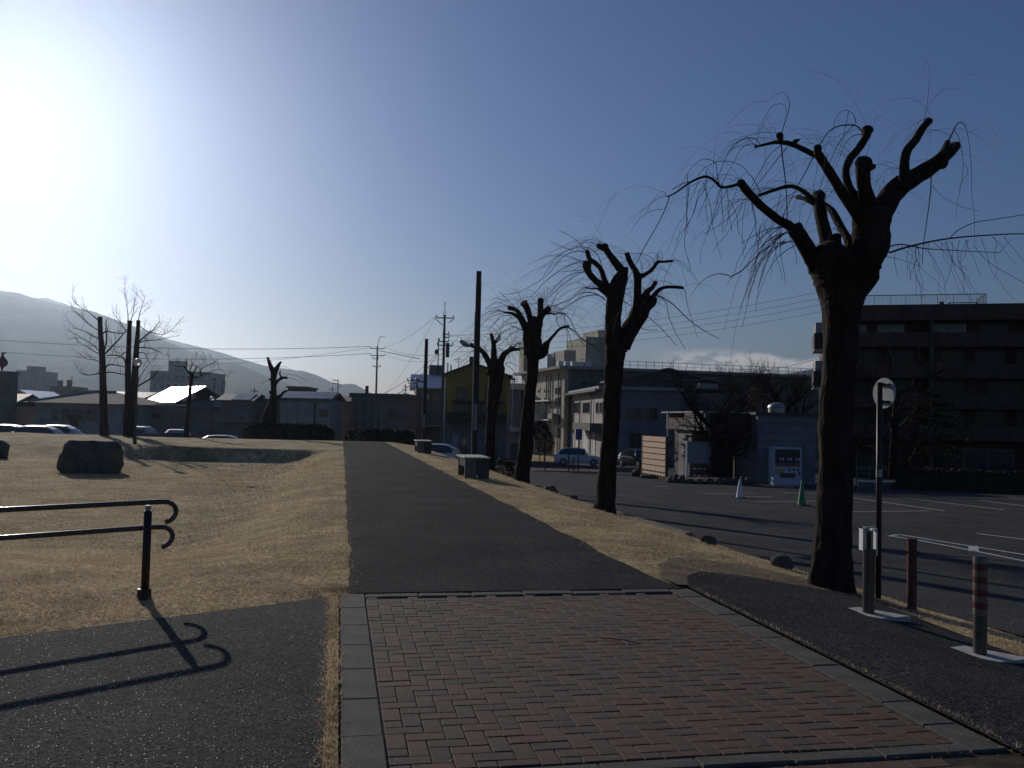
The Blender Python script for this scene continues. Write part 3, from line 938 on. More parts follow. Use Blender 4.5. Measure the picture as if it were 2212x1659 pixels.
T2X = [(ZC, p, rng.uniform(-.6, .6)) for p in [
 [(1020, 430, 9), (960, 415, 8), (880, 430, 7), (800, 480, 6), (720, 580, 6), (620, 670, 5), (500, 740, 5), (420, 780, 5), (280, 800, 4)],
 [(1160, 560, 8), (1120, 450, 8), (1040, 390, 7), (960, 380, 6), (880, 400, 5), (780, 450, 5), (720, 520, 5), (640, 640, 4)],
 [(900, 410, 6), (830, 385, 6), (760, 360, 5), (700, 330, 4)], [(990, 380, 6), (930, 320, 6), (860, 270, 5), (780, 240, 4)],
 [(1025, 500, 9), (930, 520, 8), (830, 560, 7), (740, 620, 7), (640, 700, 6), (560, 790, 5), (480, 860, 4)],
 [(1010, 600, 8), (920, 610, 7), (820, 660, 7), (720, 760, 6), (640, 840, 5)],
 [(1000, 590, 8), (900, 650, 7), (800, 720, 7), (700, 810, 6), (640, 870, 5)],
 [(1190, 850, 14), (1120, 800, 12), (1040, 780, 10), (960, 790, 8), (880, 840, 7), (760, 890, 6), (680, 910, 5)],
 [(1120, 800, 9), (1000, 815, 8), (900, 870, 7), (800, 930, 6), (700, 960, 5)],
 [(1060, 570, 8), (1000, 580, 6), (900, 590, 5), (780, 600, 4)],
 [(1868, 735, 10), (1890, 770, 9), (1905, 850, 7), (1920, 930, 6), (1960, 1050, 5), (2000, 1180, 4)],
 [(1600, 800, 12), (1700, 830, 11), (1800, 900, 11), (1900, 1000, 10), (2000, 1080, 8), (2100, 1140, 7), (2190, 1190, 6)],
 [(1640, 790, 9), (1720, 870, 8), (1750, 1000, 7), (1800, 1120, 6), (1890, 1280, 5)],
 [(1560, 990, 8), (1640, 1060, 7), (1730, 1150, 6), (1810, 1250, 5)],
 [(1490, 1090, 8), (1560, 1110, 7), (1650, 1110, 5)],
 [(1330, 840, 9), (1400, 890, 8), (1480, 930, 6)],
 [(1340, 790, 7), (1400, 800, 6), (1420, 880, 5), (1410, 960, 4)],
 [(1650, 505, 7), (1650, 440, 6), (1680, 425, 5), (1695, 480, 5)], [(1620, 530, 7), (1600, 480, 6), (1520, 440, 5), (1400, 435, 4), (1280, 440, 3)],
 [(1780, 500, 5), (1720, 620, 4), (1690, 760, 4), (1650, 900, 3)]]]
willow((1.94, 18.2, H(1.94, 18.2)), 'pollarded willow standing second nearest, left of the largest willow, before the pinkish building', [(1280, 1331, 1103), (1286, 1330, 1085), (1293, 1331, 1015), (1301, 1337, 930), (1304, 1342, 844), (1306, 1347, 787), (1308, 1352, 760)], ID, 18.2, T2L, [], 170, 1.7, 21, extra=xs2(T2X, 18.2, 0), tr=.0038)

T3L = [
 (ZC, [(545, 1330, 150), (545, 1200, 165), (552, 1120, 150), (575, 1040, 130), (585, 1010, 90)], 0),
 (ZC, [(500, 1160, 60), (470, 1090, 40), (430, 1015, 30), (375, 968, 28), (297, 956, 14)], -.4),
 (ZC, [(515, 1110, 60), (480, 1060, 46), (445, 990, 40), (400, 935, 36), (338, 915, 36)], .4),
 (ZC, [(545, 1080, 70), (520, 990, 50), (500, 925, 52), (468, 872, 62)], -.3),
 (ZC, [(600, 1070, 70), (615, 960, 52), (617, 900, 50), (616, 845, 50)], .2),
 (ZC, [(610, 1020, 56), (650, 955, 50), (690, 925, 52)], -.2),
 (ZC, [(650, 972, 22), (700, 965, 16), (740, 972, 14), (780, 960, 14), (832, 970, 10)], -.5),
 (ZC, [(590, 1340, 70), (640, 1310, 85), (662, 1250, 70), (690, 1210, 32), (740, 1150, 24), (795, 1095, 22), (862, 1080, 26)], .6),
]
T3X = [(ZC, p, rng.uniform(-.8, .8)) for p in [
 [(832, 970, 9), (880, 1020, 8), (920, 1110, 7), (1000, 1200, 6), (1120, 1260, 5)], [(825, 975, 7), (830, 1050, 6), (850, 1150, 5), (855, 1270, 4)],
 [(860, 1085, 10), (930, 1130, 9), (980, 1190, 8), (1050, 1240, 7), (1150, 1300, 5)], [(850, 1090, 8), (870, 1160, 7), (900, 1270, 5)], [(860, 1085, 8), (940, 1160, 7), (1010, 1250, 5), (1080, 1280, 4)],
 [(760, 985, 8), (760, 1040, 8), (790, 1090, 6)], [(455, 1115, 10), (400, 1090, 9), (350, 1075, 8)],
 [(400, 920, 6), (350, 870, 6), (290, 810, 5), (250, 770, 4)], [(338, 915, 6), (260, 870, 5), (190, 880, 5), (130, 930, 4)],
 [(297, 957, 7), (220, 980, 6), (150, 1010, 5), (90, 1080, 4)], [(370, 990, 6), (290, 985, 6), (220, 1040, 5), (150, 1120, 4)],
 [(420, 1040, 6), (330, 1060, 6), (260, 1100, 5), (200, 1180, 4)], [(450, 1100, 6), (380, 1130, 6), (300, 1200, 5), (240, 1280, 4)],
 [(340, 910, 5), (300, 860, 5), (230, 830, 4), (170, 860, 3)]]]
willow((.37, 26.7, H(.37, 26.7)), 'leaning pollarded willow just behind the nearer wooden bench, third in the row', [(1109, 1145, 1041), (1111, 1143, 1030), (1120, 1151, 967), (1130, 1156, 869), (1138, 1162, 803), (1136, 1166, 765)], ID, 26.7, T3L, [], 150, 2.0, 31, extra=xs2(T3X, 26.7, 0), tr=.0046)

T4L = [
 (ZC, [(200, 1480, 130), (165, 1400, 56), (110, 1310, 44), (62, 1265, 36), (0, 1238, 26)], .3),
 (ZC, [(210, 1450, 90), (205, 1350, 60), (205, 1280, 46), (200, 1220, 34), (180, 1145, 26)], 0),
 (ZC, [(205, 1225, 20), (230, 1195, 16), (258, 1155, 15)], -.2), (ZC, [(212, 1235, 14), (245, 1205, 14), (262, 1180, 12)], .2),
 (ZC, [(240, 1450, 90), (265, 1390, 62), (300, 1320, 50), (360, 1285, 35), (432, 1282, 22)], -.3),
 (ZC, [(340, 1290, 22), (352, 1262, 20), (385, 1262, 12), (400, 1235, 12), (455, 1222, 8)], .3),
]
T4X = [(ZC, p, rng.uniform(-.8, .8)) for p in [
 [(0, 1240, 9), (-60, 1250, 7), (-120, 1290, 5), (-180, 1350, 4)], [(60, 1265, 7), (10, 1300, 6), (-60, 1380, 4), (-120, 1440, 3)],
 [(430, 1285, 6), (450, 1340, 5), (460, 1450, 4)], [(300, 1410, 8), (360, 1400, 6), (420, 1440, 4)], [(310, 1420, 6), (380, 1470, 5), (420, 1560, 3)],
 [(110, 1315, 6), (80, 1400, 5), (20, 1480, 3)]]]
willow((-.83, 34.5, H(-.83, 34.5)), 'farthest and smallest pollarded willow, before the yellow house', [(1045, 1068, 1003), (1047, 1067, 985), (1051, 1072, 902), (1054, 1085, 836), (1056, 1090, 800), (1056, 1086, 785)], ID, 34.5, T4L, [], 80, 1.9, 41, extra=xs2(T4X, 34.5, 0), tr=.008)

# stump-like pollard in front of the long tiled house
rng.seed(5)
Yp = 58
z0 = H(at(580, 920, Yp).x, Yp)
sr = root('willow_tree', (at(580, 920, Yp).x, Yp, z0), 'stubby pollarded willow rising behind the hedge left of the path', 'tree', 'pollarded trees beyond the lawn', world_parts=True)
limb(sr, 'trunk', Z2, [(470, 1500, 170), (490, 1250, 150), (530, 1080, 100), (545, 960, 60), (542, 840, 55), (548, 740, 65)], Yp, sides=14, wob=.12)
for pts in [[(545, 750, 62), (515, 690, 48), (500, 645, 36), (484, 600, 22)], [(555, 740, 60), (580, 700, 45), (600, 665, 32), (618, 645, 18)],
            [(552, 870, 48), (590, 830, 32), (630, 805, 28), (678, 803, 26)], [(630, 800, 20), (610, 780, 16), (605, 755, 14), (617, 735, 14)],
            [(540, 830, 24), (515, 818, 22), (497, 820, 16)], [(560, 1010, 50), (610, 985, 30), (650, 945, 24), (680, 938, 18)], [(530, 960, 40), (512, 950, 30), (506, 938, 18)]]:
    limb(sr, 'limb', Z2, pts, Yp, rng.uniform(-.4, .4), sides=8)
m = MB()
for pts in [[(580, 765, 5), (680, 765, 5), (800, 790, 4), (890, 840, 3)], [(600, 710, 4), (680, 715, 4), (740, 725, 3)], [(660, 800, 5), (740, 810, 4), (830, 860, 3)], [(520, 820, 4), (460, 840, 4), (420, 870, 3)], [(590, 700, 4), (650, 690, 3), (700, 710, 3)]]:
    P = [at(*Z2(x, y), Yp) for x, y, w in pts]
    m.tube(smooth_path(P, [1] * len(P), 4)[0], .012, 3, cap=False)
tag(m.build('twigs', 'bark_thin', sr), kind='stuff')

# recursive bare crown
def fine(m, p, d, L, r, lv, spread=.55, upw=.05, seg=5, mn=.004):
    pts, rs = [p.copy()], [r]
    d = d.normalized()
    kids = []
    for k in range(seg):
        d = (d + Vector((rng.gauss(0, .16), rng.gauss(0, .16), rng.gauss(upw, .14)))).normalized()
        pts.append(pts[-1] + d * (L / seg))
        rs.append(max(mn, r * (1 - .6 * (k + 1) / seg)))
        if lv > 0 and k >= 1:
            kids.append((pts[-1].copy(), d.copy(), rs[-1]))
    m.tube(pts, rs, 3 if r < .03 else 5, cap=False)
    for q, dd, rr in kids:
        for _ in range(1 if rng.random() < .7 else 2):
            sd = Vector((rng.gauss(0, spread), rng.gauss(0, spread), rng.gauss(.1, spread)))
            fine(m, q, dd + sd, L * rng.uniform(.45, .75), rr * .65, lv - 1, spread, upw, seg, mn)

def ginkgo(loc, label, trunks, Yt, boughs, seed, mn=.0055):
    rng.seed(seed)
    rt_ = root('bare_tree', loc, label, 'tree', 'tall bare trees cut flat at the top', world_parts=True)
    for pts in trunks:
        limb(rt_, 'trunk', Z1m, pts, Yt, sides=12, wob=.08)
    mm = MB()
    for pts, lv in boughs:
        P, Rr = [], []
        dyb = rng.uniform(-1.2, 1.2)
        for i, (x, y, w) in enumerate(pts):
            P.append(at(*Z1m(x, y), Yt + dyb * i / len(pts))); Rr.append(w * Z1m.k * Yt / FPX / 2)
        p, r = smooth_path(P, Rr, 3)
        MB().tube(p, r, 6, cap=False).build('branch', 'bark', rt_, smooth=True)
        for k in range(2, len(p), 2):
            dd = (p[k] - p[k - 1]).normalized()
            fine(mm, p[k], dd * .6 + Vector((rng.gauss(0, .5), rng.gauss(0, .5), rng.gauss(.35, .4))), rng.uniform(.45, .95), .014, lv, upw=.08, mn=mn)
    tag(mm.build('twigs', 'bark_thin', rt_), kind='stuff')
Z1m = Conv(0, 576, .2451)
Yg = 52
def gz(x): q = at(x, 930, Yg); return (q.x, Yg, H(q.x, Yg))
ginkgo(gz(225), 'left one of the tall bare trees, a single straight trunk cut flat', [[(918, 1500, 84), (915, 1400, 72), (910, 1150, 64), (905, 900, 56), (895, 700, 48), (885, 570, 40), (882, 445, 38)]], Yg,
   [([(870, 480, 12), (840, 450, 10), (780, 400, 7), (700, 350, 5), (640, 290, 4)], 1), ([(870, 560, 10), (800, 520, 8), (720, 450, 6), (650, 390, 4)], 1), ([(880, 640, 12), (800, 600, 9), (720, 560, 6), (640, 540, 4)], 1),
    ([(890, 760, 12), (820, 690, 9), (740, 640, 6), (660, 590, 4)], 1), ([(895, 780, 10), (820, 740, 8), (740, 690, 5), (680, 660, 4)], 1), ([(895, 850, 10), (830, 820, 8), (760, 810, 5), (700, 760, 4)], 1), ([(890, 935, 14), (830, 950, 10), (760, 955, 7), (700, 930, 5)], 1),
    ([(905, 590, 14), (940, 570, 13), (1000, 580, 10), (1060, 590, 9), (1110, 580, 7)], 0), ([(915, 760, 14), (940, 650, 14), (935, 560, 12), (935, 460, 6)], 0), ([(925, 770, 16), (990, 700, 15), (1050, 640, 13), (1085, 595, 9)], 1),
    ([(925, 900, 14), (960, 865, 12), (1040, 870, 10), (1110, 885, 8)], 0), ([(925, 935, 12), (980, 930, 11), (1060, 945, 9), (1105, 955, 7)], 0)], 3)
ginkgo(gz(283), 'right one of the tall bare trees, twin trunks cut flat behind the globe lamp', [[(1140, 1500, 110), (1135, 1300, 80), (1130, 1100, 56), (1128, 900, 50), (1135, 700, 42), (1140, 560, 38), (1143, 480, 40)],
   [(1160, 1500, 80), (1170, 1250, 64), (1185, 1050, 60), (1195, 850, 52), (1205, 700, 42), (1215, 560, 34), (1220, 476, 30)]], Yg,
   [([(1130, 480, 8), (1125, 400, 6), (1110, 300, 4), (1100, 180, 3)], 1), ([(1150, 480, 8), (1170, 420, 6), (1185, 330, 4), (1200, 250, 3)], 1), ([(1220, 480, 8), (1235, 400, 6), (1260, 320, 4), (1280, 250, 3)], 1),
    ([(1225, 520, 9), (1300, 570, 9), (1350, 560, 7), (1410, 480, 5)], 1), ([(1220, 670, 14), (1270, 620, 13), (1330, 580, 10), (1420, 600, 6), (1500, 570, 4), (1560, 500, 3)], 1), ([(1225, 670, 10), (1300, 650, 9), (1400, 645, 7), (1500, 620, 4)], 1),
    ([(1215, 715, 12), (1300, 715, 11), (1370, 735, 9), (1420, 760, 6)], 1), ([(1215, 760, 9), (1270, 760, 8), (1300, 810, 6), (1320, 860, 4)], 1), ([(1210, 1055, 16), (1290, 1010, 15), (1350, 970, 12), (1400, 920, 6)], 1),
    ([(1110, 570, 9), (1080, 520, 7), (1030, 450, 5), (990, 400, 3)], 1), ([(1110, 860, 14), (1080, 800, 12), (1000, 780, 10), (940, 785, 9)], 1), ([(1115, 750, 10), (1080, 770, 8), (1050, 800, 6)], 0), ([(1200, 1080, 9), (1240, 960, 7), (1300, 880, 5)], 1)], 4)
rng.seed(8)
q = at(402, 940, 54)
gt = root('bare_tree', (q.x, 54, H(q.x, 54)), 'small bare pollard alone between the globe lamp and the shiny roof', 'tree', world_parts=True)
limb(gt, 'trunk', Z1m, [(1640, 1520, 50), (1645, 1400, 40), (1665, 1200, 34), (1680, 1050, 32), (1692, 940, 34)], 54, sides=10)
mm = MB()
for pts in [[(1685, 950, 22), (1650, 915, 16), (1625, 880, 14)], [(1690, 945, 18), (1675, 910, 10), (1700, 850, 7)], [(1700, 940, 18), (1720, 910, 12), (1735, 880, 8)], [(1695, 975, 16), (1740, 975, 14), (1765, 965, 12), (1775, 900, 9), (1830, 870, 7), (1910, 835, 5)],
            [(1765, 965, 8), (1850, 930, 6), (1940, 905, 5), (2010, 970, 4)], [(1625, 880, 6), (1560, 880, 5), (1500, 850, 4)]]:
    P, Rr, o = limb(gt, 'branch', Z1m, pts, 54, rng.uniform(-.5, .5), sides=6)
    for b in P[1:]:
        fine(mm, b, Vector((rng.gauss(0, .6), rng.gauss(0, .5), .5)), rng.uniform(.4, .8), .012, 1, mn=.008)
tag(mm.build('twigs', 'bark_thin', gt), kind='stuff')

# dark bare cherry trees in the lot
def cherry(px0, pyb, Y, trunkpts, label, seed, L, lv=3, nb=6, zb=None, mn=.006):
    rng.seed(seed)
    q = at(px0, pyb, Y)
    rt_ = root('bare_tree', (q.x, Y, q.z), label, 'tree', 'dark bare trees around the car park', world_parts=True)
    P, Rr, o = limb(rt_, 'trunk', ID, trunkpts, Y, sides=12, wob=.1)
    mm = MB()
    for i in range(nb):
        b = P[-1 - (i % 3)]
        a = 2 * math.pi * i / nb + rng.uniform(-.3, .3)
        fine(mm, b, Vector((math.cos(a), math.sin(a) * .8, rng.uniform(.45, 1.1))), L * rng.uniform(.8, 1.1), Rr[-1] * .75, lv, .6, .03, 6, mn)
    tag(mm.build('twigs', 'bark', rt_), kind='stuff')
    return rt_, P
ct, CP = cherry(1542, 1040, 46.5, [(1542, 1045, 17), (1543, 1000, 13), (1541, 960, 11), (1538, 925, 12)], 'dark spreading bare cherry tree rising from the stone planter', 61, 2.2, 3, 6, mn=.0045)
rng.seed(62)
for pts in [[(1538, 930, 9), (1525, 910, 6), (1508, 890, 5), (1494, 868, 3)], [(1540, 930, 9), (1560, 880, 6), (1585, 845, 4), (1600, 820, 3)], [(1540, 925, 8), (1575, 900, 5), (1625, 880, 3)]]:
    limb(ct, 'limb', ID, pts, 46.5, rng.uniform(-.8, .2), sides=7)
cherry(1690, 1000, 60, [(1688, 1010, 14), (1690, 940, 12), (1694, 890, 11)], 'dark bare tree behind the vending machine building', 63, 2.6, 3, 5, mn=.006)
cherry(1925, 1020, 50, [(1928, 1030, 18), (1932, 930, 15), (1938, 850, 13)], 'bare tree before the brown apartment block, right of the round sign', 64, 2.8, 3, 6, mn=.006)
cherry(1600, 990, 74, [(1598, 1000, 9), (1600, 930, 8), (1602, 880, 8)], 'bare tree far behind the board-marked concrete canopy', 65, 2.8, 3, 5, mn=.007)
cherry(1428, 1010, 56, [(1425, 1015, 7), (1424, 985, 6), (1428, 968, 5)], 'small shrubby bare tree behind the cedar board screen', 66, .9, 2, 6, mn=.008)

# ------------------------------------------------------------------ buildings
class Facade:
    """front wall plane of a building: picture column pa at distance Ya is the left corner; th is the wall's heading"""
    def __init__(s, pa, Ya, th, name, label, cat='building', group=None, zg=None):
        q = at(pa, 900, Ya)
        s.zg = lot(Ya) if zg is None else zg
        s.o = Vector((q.x, q.y, s.zg))
        s.th = R(th)
        s.u = Vector((math.cos(s.th), math.sin(s.th), 0))
        s.v = Vector((-math.sin(s.th), math.cos(s.th), 0))
        s.root = root(name, tuple(s.o), label, cat, group, rz=s.th)
    def uz(s, x, y, v=0.0):          # picture point -> (u, z) on the plane at depth v
        d = ray(x, y)
        n = s.v
        o = s.o + s.v * v
        t = (o - Vector((0, 0, EYE))).dot(n) / d.dot(n)
        q = Vector((0, 0, EYE)) + d * t - o
        return q.dot(s.u), q.z
    def vz(s, x, y, u=0.0):          # picture point -> (v, z) on the side wall at u
        d = ray(x, y)
        o = s.o + s.u * u
        t = (o - Vector((0, 0, EYE))).dot(s.u) / d.dot(s.u)
        q = Vector((0, 0, EYE)) + d * t - o
        return q.dot(s.v), q.z
    def part(s, mb, name, mat, parent=None, **k):
        return mb.build(name, mat, parent or s.root, **k)
    def win(s, u0, u1, z0, z1, v=0.0, fr='frame', gl='glass', mull=1, t=.06, bars=0, name='window', wall=None):
        """a window on a wall facing the viewer"""
        m = MB()
        m.box(u0 - t, u1 + t, v - .05, v, z0 - t, z0).box(u0 - t, u1 + t, v - .05, v, z1, z1 + t)
        m.box(u0 - t, u0, v - .05, v, z0, z1).box(u1, u1 + t, v - .05, v, z0, z1)
        for k in range(1, mull + 1):
            x = u0 + (u1 - u0) * k / (mull + 1)
            m.box(x - t * .4, x + t * .4, v - .045, v, z0, z1)
        for k in range(1, bars + 1):
            z = z0 + (z1 - z0) * k / (bars + 1)
            m.box(u0, u1, v - .04, v, z - .02, z + .02)
        w = s.part(m, name, fr)
        MB().box(u0, u1, v - .02, v + .002, z0, z1).build('pane', gl, w)
        return w
    def winp(s, x0, y0, x1, y1, v=0.0, **k):
        u0, z1 = s.uz(x0, y0, v); u1, z0 = s.uz(x1, y1, v)
        return s.win(u0, u1, z0, z1, v, **k)
    def swin(s, v0, v1, z0, z1, u=0.0, fr='frame', gl='glass', t=.06, mull=1, name='window'):
        m = MB()
        m.box(u - .05, u, v0 - t, v1 + t, z0 - t, z0).box(u - .05, u, v0 - t, v1 + t, z1, z1 + t)
        m.box(u - .05, u, v0 - t, v0, z0, z1).box(u - .05, u, v1, v1 + t, z0, z1)
        for k in range(1, mull + 1):
            x = v0 + (v1 - v0) * k / (mull + 1)
            m.box(u - .045, u, x - .03, x + .03, z0, z1)
        w = s.part(m, name, fr)
        MB().box(u - .02, u + .002, v0, v1, z0, z1).build('pane', gl, w)
        return w
    def swinp(s, x0, y0, x1, y1, u=0.0, **k):      # side wall, picture box
        a, z1 = s.vz(x0, y0, u); b, z0 = s.vz(x1, y1, u)
        zc = s.vz((x0 + x1) / 2, y0, u)[1], s.vz((x0 + x1) / 2, y1, u)[1]
        return s.swin(min(a, b), max(a, b), zc[1], zc[0], u, **k)
def gable(u0, u1, v0, v1, z0, zr, ov=.5, th=.15, axis='u', rv=.5):
    """gable roof slab; axis is the direction of the ridge"""
    m = MB()
    if axis == 'u':
        c = v0 + (v1 - v0) * rv
        for a, b in ((v0 - ov, c), (v1 + ov, c)):
            k = (zr - z0) / (c - v0 if a < c else v1 - c)
            za = z0 - ov * k
            P = [(u0 - ov, a, za), (u1 + ov, a, za), (u1 + ov, b, zr), (u0 - ov, b, zr)]
            m.add(P + [(x, y, z + th) for x, y, z in P], [(3, 2, 1, 0), (4, 5, 6, 7), (0, 1, 5, 4), (1, 2, 6, 5), (2, 3, 7, 6), (3, 0, 4, 7)])
    else:
        c = u0 + (u1 - u0) * rv
        for a, b in ((u0 - ov, c), (u1 + ov, c)):
            k = (zr - z0) / (c - u0 if a < c else u1 - c)
            za = z0 - ov * k
            P = [(a, v0 - ov, za), (a, v1 + ov, za), (b, v1 + ov, zr), (b, v0 - ov, zr)]
            m.add(P + [(x, y, z + th) for x, y, z in P], [(3, 2, 1, 0), (4, 5, 6, 7), (0, 1, 5, 4), (1, 2, 6, 5), (2, 3, 7, 6), (3, 0, 4, 7)])
    return m
def hip(u0, u1, v0, v1, z0, zr, ov=.6, inset=None):
    i = inset if inset is not None else (v1 - v0) / 2
    c = (v0 + v1) / 2
    return MB().add([(u0 - ov, v0 - ov, z0), (u1 + ov, v0 - ov, z0), (u1 + ov, v1 + ov, z0), (u0 - ov, v1 + ov, z0), (u0 + i, c, zr), (u1 - i, c, zr)],
                    [(3, 2, 1, 0), (0, 1, 5, 4), (1, 2, 5), (2, 3, 4, 5), (3, 0, 4)])

# --- yellow three-storey house
Y = Facade(961, 84, -2, 'house', 'three-storey house with mustard yellow upper walls and grey ground floor', 'house')
W = Y.uz(1094, 900)[0]; D = 9
ze = Y.uz(961, 808)[1]; zr = Y.uz(1024, 786)[1]; zm = Y.uz(961, 890)[1]; ur = Y.uz(1024, 786)[0]
Y.part(MB().box(0, W, 0, D, 0, zm), 'ground_floor_wall', 'greyrender')
Y.part(MB().prism([(0, zm), (W, zm), (W, ze), (ur, zr), (0, ze)], 0, D), 'upper_wall', 'yellow')
rf = Y.part(gable(0, W, 0, D, ze, zr + .02, ov=.45, th=.12, axis='v', rv=ur / W), 'roof', 'roofdark')
MB().box(ur - .7, ur - .3, 3, 3.4, zr - .2, zr + .9).build('chimney', 'brownclad', rf)
for a, b in (((1002, 836), (1036, 858)),):
    pass
Y.winp(989, 838, 1008, 862, mull=1, gl='glass_pale', fr='brownclad')
Y.winp(1050, 839, 1070, 862, mull=1, gl='glass_pale', fr='brownclad')
Y.winp(981, 872 + 2, 1014, 889, mull=2, gl='glass_pale', fr='brownclad')
Y.winp(1040, 873, 1062, 889, mull=1, gl='glass_pale', fr='brownclad')
for (x0, y0, x1, y1, nm) in [(976, 864, 1090, 872, 'upper_balcony'), (963, 890, 1094, 912, 'lower_balcony')]:
    a, z1 = Y.uz(x0, y0, -1.2); b, z0 = Y.uz(x1, y1, -1.2)
    bl = Y.part(MB().box(a, b, -1.25, -1.17, z0, z1 - .12).box(a, b, -1.17, -.003, z0, z0 + .15).box(a, a + .08, -1.17, -.003, z0 + .15, z1 - .12).box(b - .08, b, -1.17, -.003, z0 + .15, z1 - .12), 'balcony', 'brownclad')
    MB().box(a - .04, b + .04, -1.28, -1.14, z1 - .12, z1).build('handrail', 'darkmetal', bl)
for x0, x1, c in ((977, 991, 'palewall'), (997, 1008, 'glass'), (1064, 1076, 'glass')):
    a, z1 = Y.uz(x0, 938); b, _ = Y.uz(x1, 938)
    Y.part(MB().box(a, b, -.04, -.003, .02, z1), 'door', c)
Y.part(MB().box(W + .5, W + .56, -.3, -.24, 2.9, ze).box(W + .02, W + .56, -.3, -.24, ze, ze + .06), 'downpipe', 'white')
for k, z in enumerate((zm + .4, zm + 2.9)):
    Y.swin(1.2, 2.1, z + .6, z + 1.8, fr='white')
    Y.swin(4.2, 5.4, z + .6, z + 1.8, fr='white')
# balcony posts sunlit at the side
for v_ in (.5, 1.6):
    Y.part(MB().box(-.30, -.22, v_, v_ + .08, 0, ze - .2), 'side_pipe', 'white')
Y.part(MB().box(.5, 1.6, 1.0, 1.06, zr - 1.5, zr - 1.4).tube([(1.1, 1.0, zr - 1.9), (1.1, 1.0, zr + .6)], .03, 5).box(.6, 1.6, .98, 1.02, zr + .4, zr + .44).box(.8, 1.4, .98, 1.02, zr + .2, zr + .24), 'antenna', 'darkmetal')

# --- beige hotel-like block with penthouses
B = Facade(1218, 108, 15, 'building', 'long beige concrete block with rooftop tower and penthouse behind the pinkish building')
zt = B.uz(1222, 797)[1]
Wb = B.uz(1900, 850)[0]
dl = B.vz(1126, 850)[0]
B.part(MB().box(0, Wb, 0, dl, 0, zt), 'wall', 'beige')
B.part(MB().box(-1.0, Wb + .5, -1.0, dl + 1.2, zt, zt + .35), 'roof_slab', 'concrete')
# dark brown main front
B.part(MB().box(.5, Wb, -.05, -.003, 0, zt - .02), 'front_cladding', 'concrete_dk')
# rows of side windows
for y0, y1 in ((838, 847), (860, 872), (897, 912), (925, 941)):
    for x0, x1 in ((1163, 1167), (1176, 1180), (1184, 1188), (1200, 1211)):
        B.swinp(x0, y0, x1, y1 + (4 if x0 == 1200 else 0), mull=0 if x0 < 1200 else 1)
for y in (868 , 908):
    v1_, z_ = B.vz(1128, y); v0_, _ = B.vz(1196, y)
    zz = B.vz(1165, y)[1]
    B.part(MB().box(-.7, -.003, v0_, v1_, zz, zz + .18), 'ledge', 'white')
for x in (1182, 1191, 1208):
    v_, _ = B.vz(x, 870)
    B.part(MB().tube([(-.15, v_, .2), (-.15, v_, zt - .4)], .09, 6), 'downpipe', 'concrete')
for x0, y0, x1, y1 in ((1166, 895, 1182, 901), (1196, 893, 1206, 900)):
    v_, z_ = B.vz(x0, y0); w_, _ = B.vz(x1, y0)
    B.part(MB().box(-.8, -.003, min(v_, w_), max(v_, w_), z_ - .7, z_), 'air_conditioner', 'palewall')
for x0, x1, y0, y1 in ((1380, 1400, 850, 862), (1290, 1302, 820, 832), (1255, 1268, 824, 836), (1275, 1285, 824, 836)):
    B.winp(x0, y0, x1, y1, v=-.05)
for (x0, y0, x1, y1, vb, dd, m_) in ((1197, 762, 1219, 790, 9, 3, 'palewall'), (1219, 756, 1244, 792, 5, 5, 'beige')):
    a, z1 = B.uz(x0, y0, vb); b, _ = B.uz(x1, y0, vb)
    B.part(MB().box(a, b, vb, vb + dd, zt + .35, z1), 'penthouse', m_)
a, z1 = B.uz(1266, 727, 6); b, _ = B.uz(1345, 727, 6); z2 = B.uz(1298, 711, 6)[1]
tw = B.part(MB().box(a, b, 6, 14, zt + .35, z1).box(a + (b - a) * .4, b, 7, 13, z1, z2), 'rooftop_tower', 'beige')
lm = MB()
u_ = a + (b - a) * .42
for dx in (0, .5):
    lm.box(u_ + dx, u_ + dx + .06, 5.8, 5.86, zt + 1, z1 + .8)
for k in range(16):
    lm.box(u_, u_ + .5, 5.8, 5.85, zt + 1.2 + k * .42, zt + 1.25 + k * .42)
lm.build('ladder', 'steel', tw)
a, z1 = B.vz(1128, 745, .8)
B.part(MB().box(-.6, 1.6, dl - 3.0, dl - .6, zt + .35, z1), 'stair_shaft', 'beige')
rl = MB()
for k in range(46):
    rl.box(2 + k * 1.1, 2.05 + k * 1.1, .2, .25, zt + .35, zt + 1.25)
rl.box(2, 52, .19, .26, zt + 1.25, zt + 1.31).box(2, 52, .19, .26, zt + .8, zt + .84)
B.part(rl, 'roof_railing', 'steel')
ac = MB()
for k in range(5):
    ac.box(-.2 + k * .9, .5 + k * .9, 2, 2.6, zt + .35, zt + 1.1)
B.part(ac, 'rooftop_unit', 'white')

# --- two-storey pinkish commercial building
P = Facade(1303, 88, 5, 'building', 'two-storey pale pinkish building with white roller shutters on its sunlit side')
zt = P.uz(1308, 834)[1]
Wp = P.uz(1466, 900)[0]
dp = P.vz(1229, 900)[0]
zp = zt - .35
P.part(MB().box(0, Wp, 0, dp, 0, zp), 'wall', 'pink')
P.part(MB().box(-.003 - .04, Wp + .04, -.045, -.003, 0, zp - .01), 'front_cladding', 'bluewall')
rf = P.part(MB().box(-.6, Wp + .4, -.5, dp + .6, zp, zt), 'roof', 'palewall')
for k in range(24):
    MB().box(-.9, -.6, k * dp / 24, k * dp / 24 + dp / 24 - .08, zp - .15, zp + .1).build('roof_tile', 'rooftile', rf)
up = [P.uz(1322, 829, 5), P.uz(1341, 819, 5), P.uz(1442, 798, 5), P.uz(1600, 829, 5)]
P.part(MB().prism([(up[0][0], zt), (up[3][0], zt), (up[3][0], zt + .2), up[2], up[1]], 5, 14), 'upper_wall', 'darkwall')
